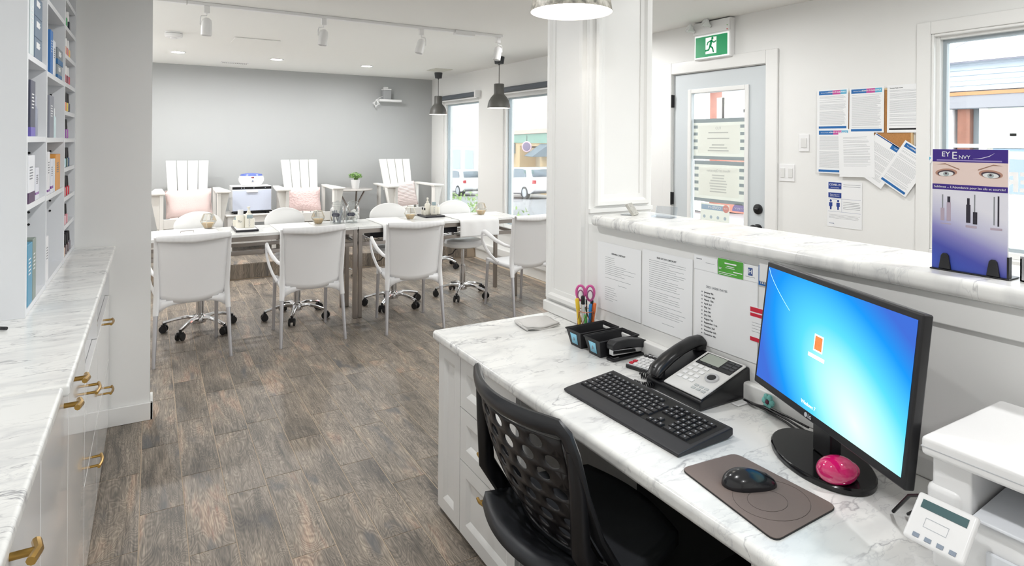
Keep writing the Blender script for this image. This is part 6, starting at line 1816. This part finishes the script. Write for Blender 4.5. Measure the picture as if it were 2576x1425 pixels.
# --- parked cars
def make_car(label):
    t_ = thing('car', label, 'car', (0, 0, 0), 0, 'white parked cars')
    Lh = 2.25
    side = [(-Lh, .42), (-Lh - .03, .75), (-Lh + .05, 1.02), (-1.95, 1.12), (-1.62, 1.55), (-1.2, 1.66), (0.1, 1.68), (.55, 1.58), (1.2, 1.10), (1.95, .98), (2.22, .82), (Lh, .55), (2.18, .33), (1.85, .28), (-1.9, .28)]
    b = MB(); w = .88; n_ = len(side)
    def half(z): return w - max(0, z - 1.0) * .28
    vs = [(-half(z), y, z) for y, z in side] + [(half(z), y, z) for y, z in side]
    b.add(vs, [tuple(range(n_)), tuple(reversed(range(n_, 2 * n_)))] + [(i, (i + 1) % n_, n_ + (i + 1) % n_, n_ + i) for i in range(n_)])
    obj('body', b, mat('car_white', 'f2f4f6', .2, coat=.6), t_, bevel=.05, seg=3)
    gl = mat('car_glass', '6f7d88', .1)
    for s in (-1, 1):
        pts = [(-1.50, 1.16), (-1.30, 1.52), (-.95, 1.58), (-.10, 1.60), (-.10, 1.14)]
        pts2 = [(-.02, 1.14), (-.02, 1.60), (.42, 1.52), (.98, 1.12)]
        for k, pp_ in enumerate((pts, pts2)):
            mm_ = MB().add([(s * (half(z) + .006), y, z) for y, z in pp_], [tuple(range(len(pp_)))])
            obj('side_window', mm_, gl, t_, solid=.01, smooth=False)
        obj('sill', MB().box(s * .885 - .02, -1.2, .26, s * .885 + .02, 1.2, .33), mat('car_trim', '4a4e54', .5), t_)
        obj('tail_light', MB().box(s * .80 - .09, -Lh - .035, .80, s * .80 + .09, -Lh + .12, .98), mat('tail_red', 'c8333b', .3), t_, bevel=.02)
        obj('head_light', MB().box(s * .72 - .14, 2.08, .70, s * .72 + .14, 2.25, .84), mat('head_lamp', 'dfe6ea', .15), t_, bevel=.02)
        for wy in (-1.38, 1.42):
            wh = obj('wheel', MB().cyl((s * .72, wy, .335), (s * .895, wy, .335), .335, n=28), mat('tyre', '2e3034', .8), t_, bevel=.02)
            obj('rim', MB().cyl((s * .896, wy, .335), (s * .902, wy, .335), .22, n=20), mat('rim_silver', 'c6c9cd', .3, .7), wh)
    obj('windscreen', MB().add([(-.62, .60, 1.60), (.62, .60, 1.60), (.74, 1.18, 1.13), (-.74, 1.18, 1.13)], [(0, 1, 2, 3)]), gl, t_, solid=.01)
    obj('rear_window', MB().add([(-.62, -1.66, 1.53), (.62, -1.66, 1.53), (.72, -1.96, 1.16), (-.72, -1.96, 1.16)], [(0, 1, 2, 3)]), gl, t_, solid=.01)
    return t_
car = make_car('white parked car seen through the window nearer the pillar')
car.location = (17.6, 28.4, gz(28.4) + .012); car.rotation_euler = (R(-3.3), 0, 0)
c2 = dup(car, (17.4, 36.0, gz(36) + .012), 0, 'white parked car seen through the window near the grey wall'); c2.rotation_euler = (R(-3.3), 0, 0)
car3 = dup(car, (10.2, 4.2, gz(4.2) + .012), 0, 'white parked car beyond the right window behind the brochures')

# --- corner building across the street, facade turned by 18 degrees
F1 = thing('corner_building', 'cream corner building with green shop fascia across the street', 'building', (22.3, 35.6, -2.6), R(-18.1))
# local: y along the facade, x away from the street, z up (world z = local + 2.6... floor at -2.6)
OZ = 2.6
CRM = mat('cream_stucco', 'ddd7c8', .9, var=.06, vscale=1)
TAN = mat('tan_stone', 'd2b68c', .9, var=.1, vscale=2)
obj('upper_wall', MB().box(0, -5.5, OZ + 2.35, 6, 9, OZ + 9), CRM, F1)
obj('cornice', MB().box(-.25, -5.5, OZ + 2.08, 6, 9, OZ + 2.349), mat('pink_stone', 'e5b7ac', .9), F1)
obj('fascia', MB().box(-.12, -5.5, OZ + 1.45, 6, 9, OZ + 2.079), mat('fascia_green', '7da393', .7), F1)
obj('shop_wall', MB().box(0, 2.6, 0, 6, 9, OZ + 1.449).box(0, -5.5, 0, 6, -3.1, OZ + 1.449).box(0, -3.1, OZ + 1.25, 6, 2.6, OZ + 1.449), TAN, F1)
obj('porch_back', MB().box(1.2, -3.1, 0, 1.4, 2.6, OZ + 1.249), mat('porch_grey', 'b8a88e', .9), F1)
obj('porch_step', MB().box(.4, -3.0, OZ + .85, 1.19, 2.5, OZ + 1.10), TAN, F1)
dd = obj('shop_door', MB().box(1.1, -1.1, 0, 1.19, .7, OZ + 1.02), mat('shop_door_grey', '8a9499', .5), F1)
obj('door_pane', MB().box(1.08, -.8, OZ - 1.4, 1.099, .3, OZ + .5), mat('dark_pane', '5f6e77', .2), dd)
def bwindow(par, x, y0, y1, z0, z1):
    f = obj('window', MB().box(x - .10, y0 - .3, z0 - .25, x - .001, y1 + .3, z1 + .3), mat('stone_surround', 'f1ecdf', .8), par)
    obj('pane', MB().box(x - .13, y0, z0, x - .101, y1, z1), mat('sky_pane', 'b6c3c8', .1), f)
    obj('mullion', MB().box(x - .16, y0, (z0 + z1) / 2 - .25, x - .131, y1, (z0 + z1) / 2 - .15).box(x - .16, (y0 + y1) / 2 - .05, z0, x - .131, (y0 + y1) / 2 + .05, z1), PLAST, f)
bwindow(F1, 0, -2.4, .75, OZ + 2.45, OZ + 3.8); bwindow(F1, 0, 4.0, 7.0, OZ + 2.45, OZ + 3.8)
bwindow(F1, 0, -2.4, .75, OZ + 5.4, OZ + 7.0); bwindow(F1, 0, 4.0, 7.0, OZ + 5.4, OZ + 7.0)
for y0, y1 in ((4.0, 7.2), (-5.4, -3.35)):
    b = MB().add([(-.05, y0, OZ + 1.40), (-.05, y1, OZ + 1.40), (-1.1, y1, OZ + .65), (-1.1, y0, OZ + .65), (0, y0, OZ + .65), (0, y1, OZ + .65)], [(0, 1, 2, 3), (0, 3, 4), (1, 5, 2)])
    obj('awning', b, mat('awning_slate', '6f7d88', .8), F1, solid=.03, smooth=False)
rs = thing('round_sign', 'round purple hanging sign on the corner building', 'sign', (22.3 - .31 * 3.4 - .9, 35.6 - .95 * 3.4 + .3, 1.22), R(-60))
obj('disc', MB().lathe([(0, -.06), (.26, -.06), (.26, .06), (0, .06)], 32), mat('sign_mauve', '7a6a8a', .5), rs, rot=(R(90), 0, 0))
obj('ring', MB().tube([(.30 * math.cos(i * .1963), 0, .30 * math.sin(i * .1963)) for i in range(32)], .05, n=8, closed=True), mat('sign_pink', 'e5c3cf', .5), rs)
obj('hanger', MB().cyl((0, 0, .34), (0, 0, .7), .02, n=8), BLACKM, rs)

# --- pale building further down the street
F2 = thing('pale_building', 'pale building farther down the street with dark shop windows', 'building', (27, 44, -3.2), R(-8))
obj('wall', MB().box(0, 2.5, 0, 8, 26, 14), mat('pale_stucco', 'e2e5e5', .9), F2)
obj('fascia', MB().box(-.15, 2.5, 4.2, -.001, 26, 5.0), mat('fascia_pale', 'dfe5e3', .8), F2)
for k in range(5):
    bwindow(F2, 0, 4.5 + k * 4.4, 6.0 + k * 4.4, 6.6, 9.0)
    f = obj('shop_window', MB().box(-.06, 3.6 + k * 4.4, 1.4, -.001, 6.8 + k * 4.4, 4.0), mat('pale_frame', 'dcdfe0', .6), F2)
    obj('pane', MB().box(-.09, 3.8 + k * 4.4, 1.6, -.061, 6.6 + k * 4.4, 3.8), mat('shop_pane', '93a2a8', .15), f)
obj('round_badge', MB().cyl((-.3, 9.5, 5.2), (-.2, 9.5, 5.2), .75, n=24), mat('badge_green', 'b7d3c2', .6), F2)

# --- red brick house opposite the door
F3 = thing('brick_house', 'red brick house with a white porch post across the street', 'building', (15, 12, -.6))
RB = mat('red_brick', 'b67a6b', .9, var=.2, vscale=5)
obj('wall', MB().box(.4, -3.5, 0, 7, 6, 7), RB, F3)
obj('porch_post', MB().box(-.15, 1.35, 0, .05, 1.75, 5), PLAST, F3)
obj('porch_roof', MB().box(-.4, -3.5, 4.1, .399, 6, 4.35), mat('porch_white', 'ecebe6', .7), F3)
bwindow(F3, .4, -.4, .8, 2.6, 4.0); bwindow(F3, .4, 2.6, 3.9, 2.6, 4.0)
obj('notice_board', MB().box(.30, 1.0, 2.3, .399, 1.3, 3.55), mat('board_cream', 'efe3cf', .8), F3)

# --- sided house opposite the right window
F4 = thing('sided_house', 'pale sided shop house with a shingle roof opposite the right window', 'building', (13, 5, -.45))
SB = mat('siding_board', 'bcc5cf', .7)
obj('shop_front', MB().box(.25, -4, 0, 6, 3.2, 2.65), mat('shop_inside', '7d858a', .7), F4)
obj('wall', MB().box(.06, -4, 2.65, 6, 3.2, 3.55), mat('siding_back', '8d959e', .8), F4)
for i in range(6):
    obj('siding_board', MB().add([(.02, -4, 2.98 + i * .097), (.02, 3.2, 2.98 + i * .097), (.055, 3.2, 3.077 + i * .097), (.055, -4, 3.077 + i * .097)], [(0, 1, 2, 3)]), SB, F4, solid=.012, smooth=False)
obj('wood_trim', MB().box(-.04, -4, 2.895, .059, 3.2, 2.96), mat('cedar', 'b07850', .7), F4)
obj('sign_band', MB().box(-.02, -4, 2.66, .059, 3.2, 2.894), mat('band_grey', '87868b', .8), F4)
obj('roof', MB().add([(-.25, -4.2, 3.55), (-.25, 3.3, 3.55), (3.2, 3.3, 5.6), (3.2, -4.2, 5.6)], [(0, 1, 2, 3)]), mat('shingle', '9594a0', .9, var=.2, vscale=9), F4, solid=.08, smooth=False)
obj('fascia_board', MB().box(-.28, -4.2, 3.50, -.251, 3.3, 3.60), PLAST, F4)
obj('roof_hip', MB().cyl((-.2, 1.05, 3.62), (1.6, .1, 4.72), .06, n=8), PLAST, F4)
for y in (-3.2, -1.5, .26, .80, 2.4): obj('shop_post', MB().box(.05, y - .05, 0, .249, y + .05, 2.649), PLAST, F4)
obj('transom', MB().box(.08, -4, 1.93, .248, 3.2, 2.0), PLAST, F4)
obj('brick_pier', MB().box(.10, .48, 0, .245, .68, 2.649), mat('brown_brick', '845a4b', .9, var=.2, vscale=8), F4)
bwindow(F4, .25, -.32, -.06, 2.14, 2.54)
obj('sign_board', MB().box(.15, -1.2, 1.90, .246, .1, 2.08) if False else MB().box(.12, -1.4, 1.72, .247, .12, 1.92), mat('shop_sign_blue', '8aa0b5', .6), F4)
tx = text('lettering', 'MUFFINS', .20, (.08, -.30, 1.70), mat('sign_letters', 'd98c94', .6), F4, rot=WALLROT, bold=.008)

# --- shrubs below the windows
def shrub(label, x, y, z, r, h, seed):
    t_ = thing('shrub', label, 'shrub', (x, y, z), 0, 'shrubs outside the windows')
    q = random.Random(seed); b = MB()
    for i in range(900):
        a = q.random() * 6.283; rr_ = r * q.random() ** .45; zz = h * (.15 + .85 * q.random()) * (1 - .45 * (rr_ / r) ** 2)
        M = Matrix.Translation((rr_ * math.cos(a), rr_ * math.sin(a), zz)) @ Euler((q.uniform(-1.2, 1.2), q.uniform(-1.2, 1.2), a)).to_matrix().to_4x4()
        s_ = q.uniform(.03, .06)
        b.add([(-s_, 0, 0), (0, -s_ * .45, .01), (s_, 0, 0), (0, s_ * .45, .01)], [(0, 1, 2, 3)], M)
    o = obj('foliage', b, mat('shrub_leaf', '9dbb6e', .6, var=.4, vscale=30), t_, smooth=False); o['kind'] = 'stuff'
    st_ = MB()
    for i in range(6): st_.cyl((0, 0, 0), (r * .4 * math.cos(i), r * .4 * math.sin(i), h * .6), .012, .006, n=6)
    obj('branches', st_, mat('branch', '7d6a52', .8), t_)
shrub('leafy shrub outside the window near the grey wall', 5.1, 10.4, gz(10.4), .75, 1.15, 1)
shrub('taller leafy shrub outside the window near the grey wall', 5.3, 12.2, gz(12.2), .65, 1.25, 2)
shrub('leafy shrub outside the window nearer the pillar', 4.9, 8.25, gz(8.25), .55, .90, 3)
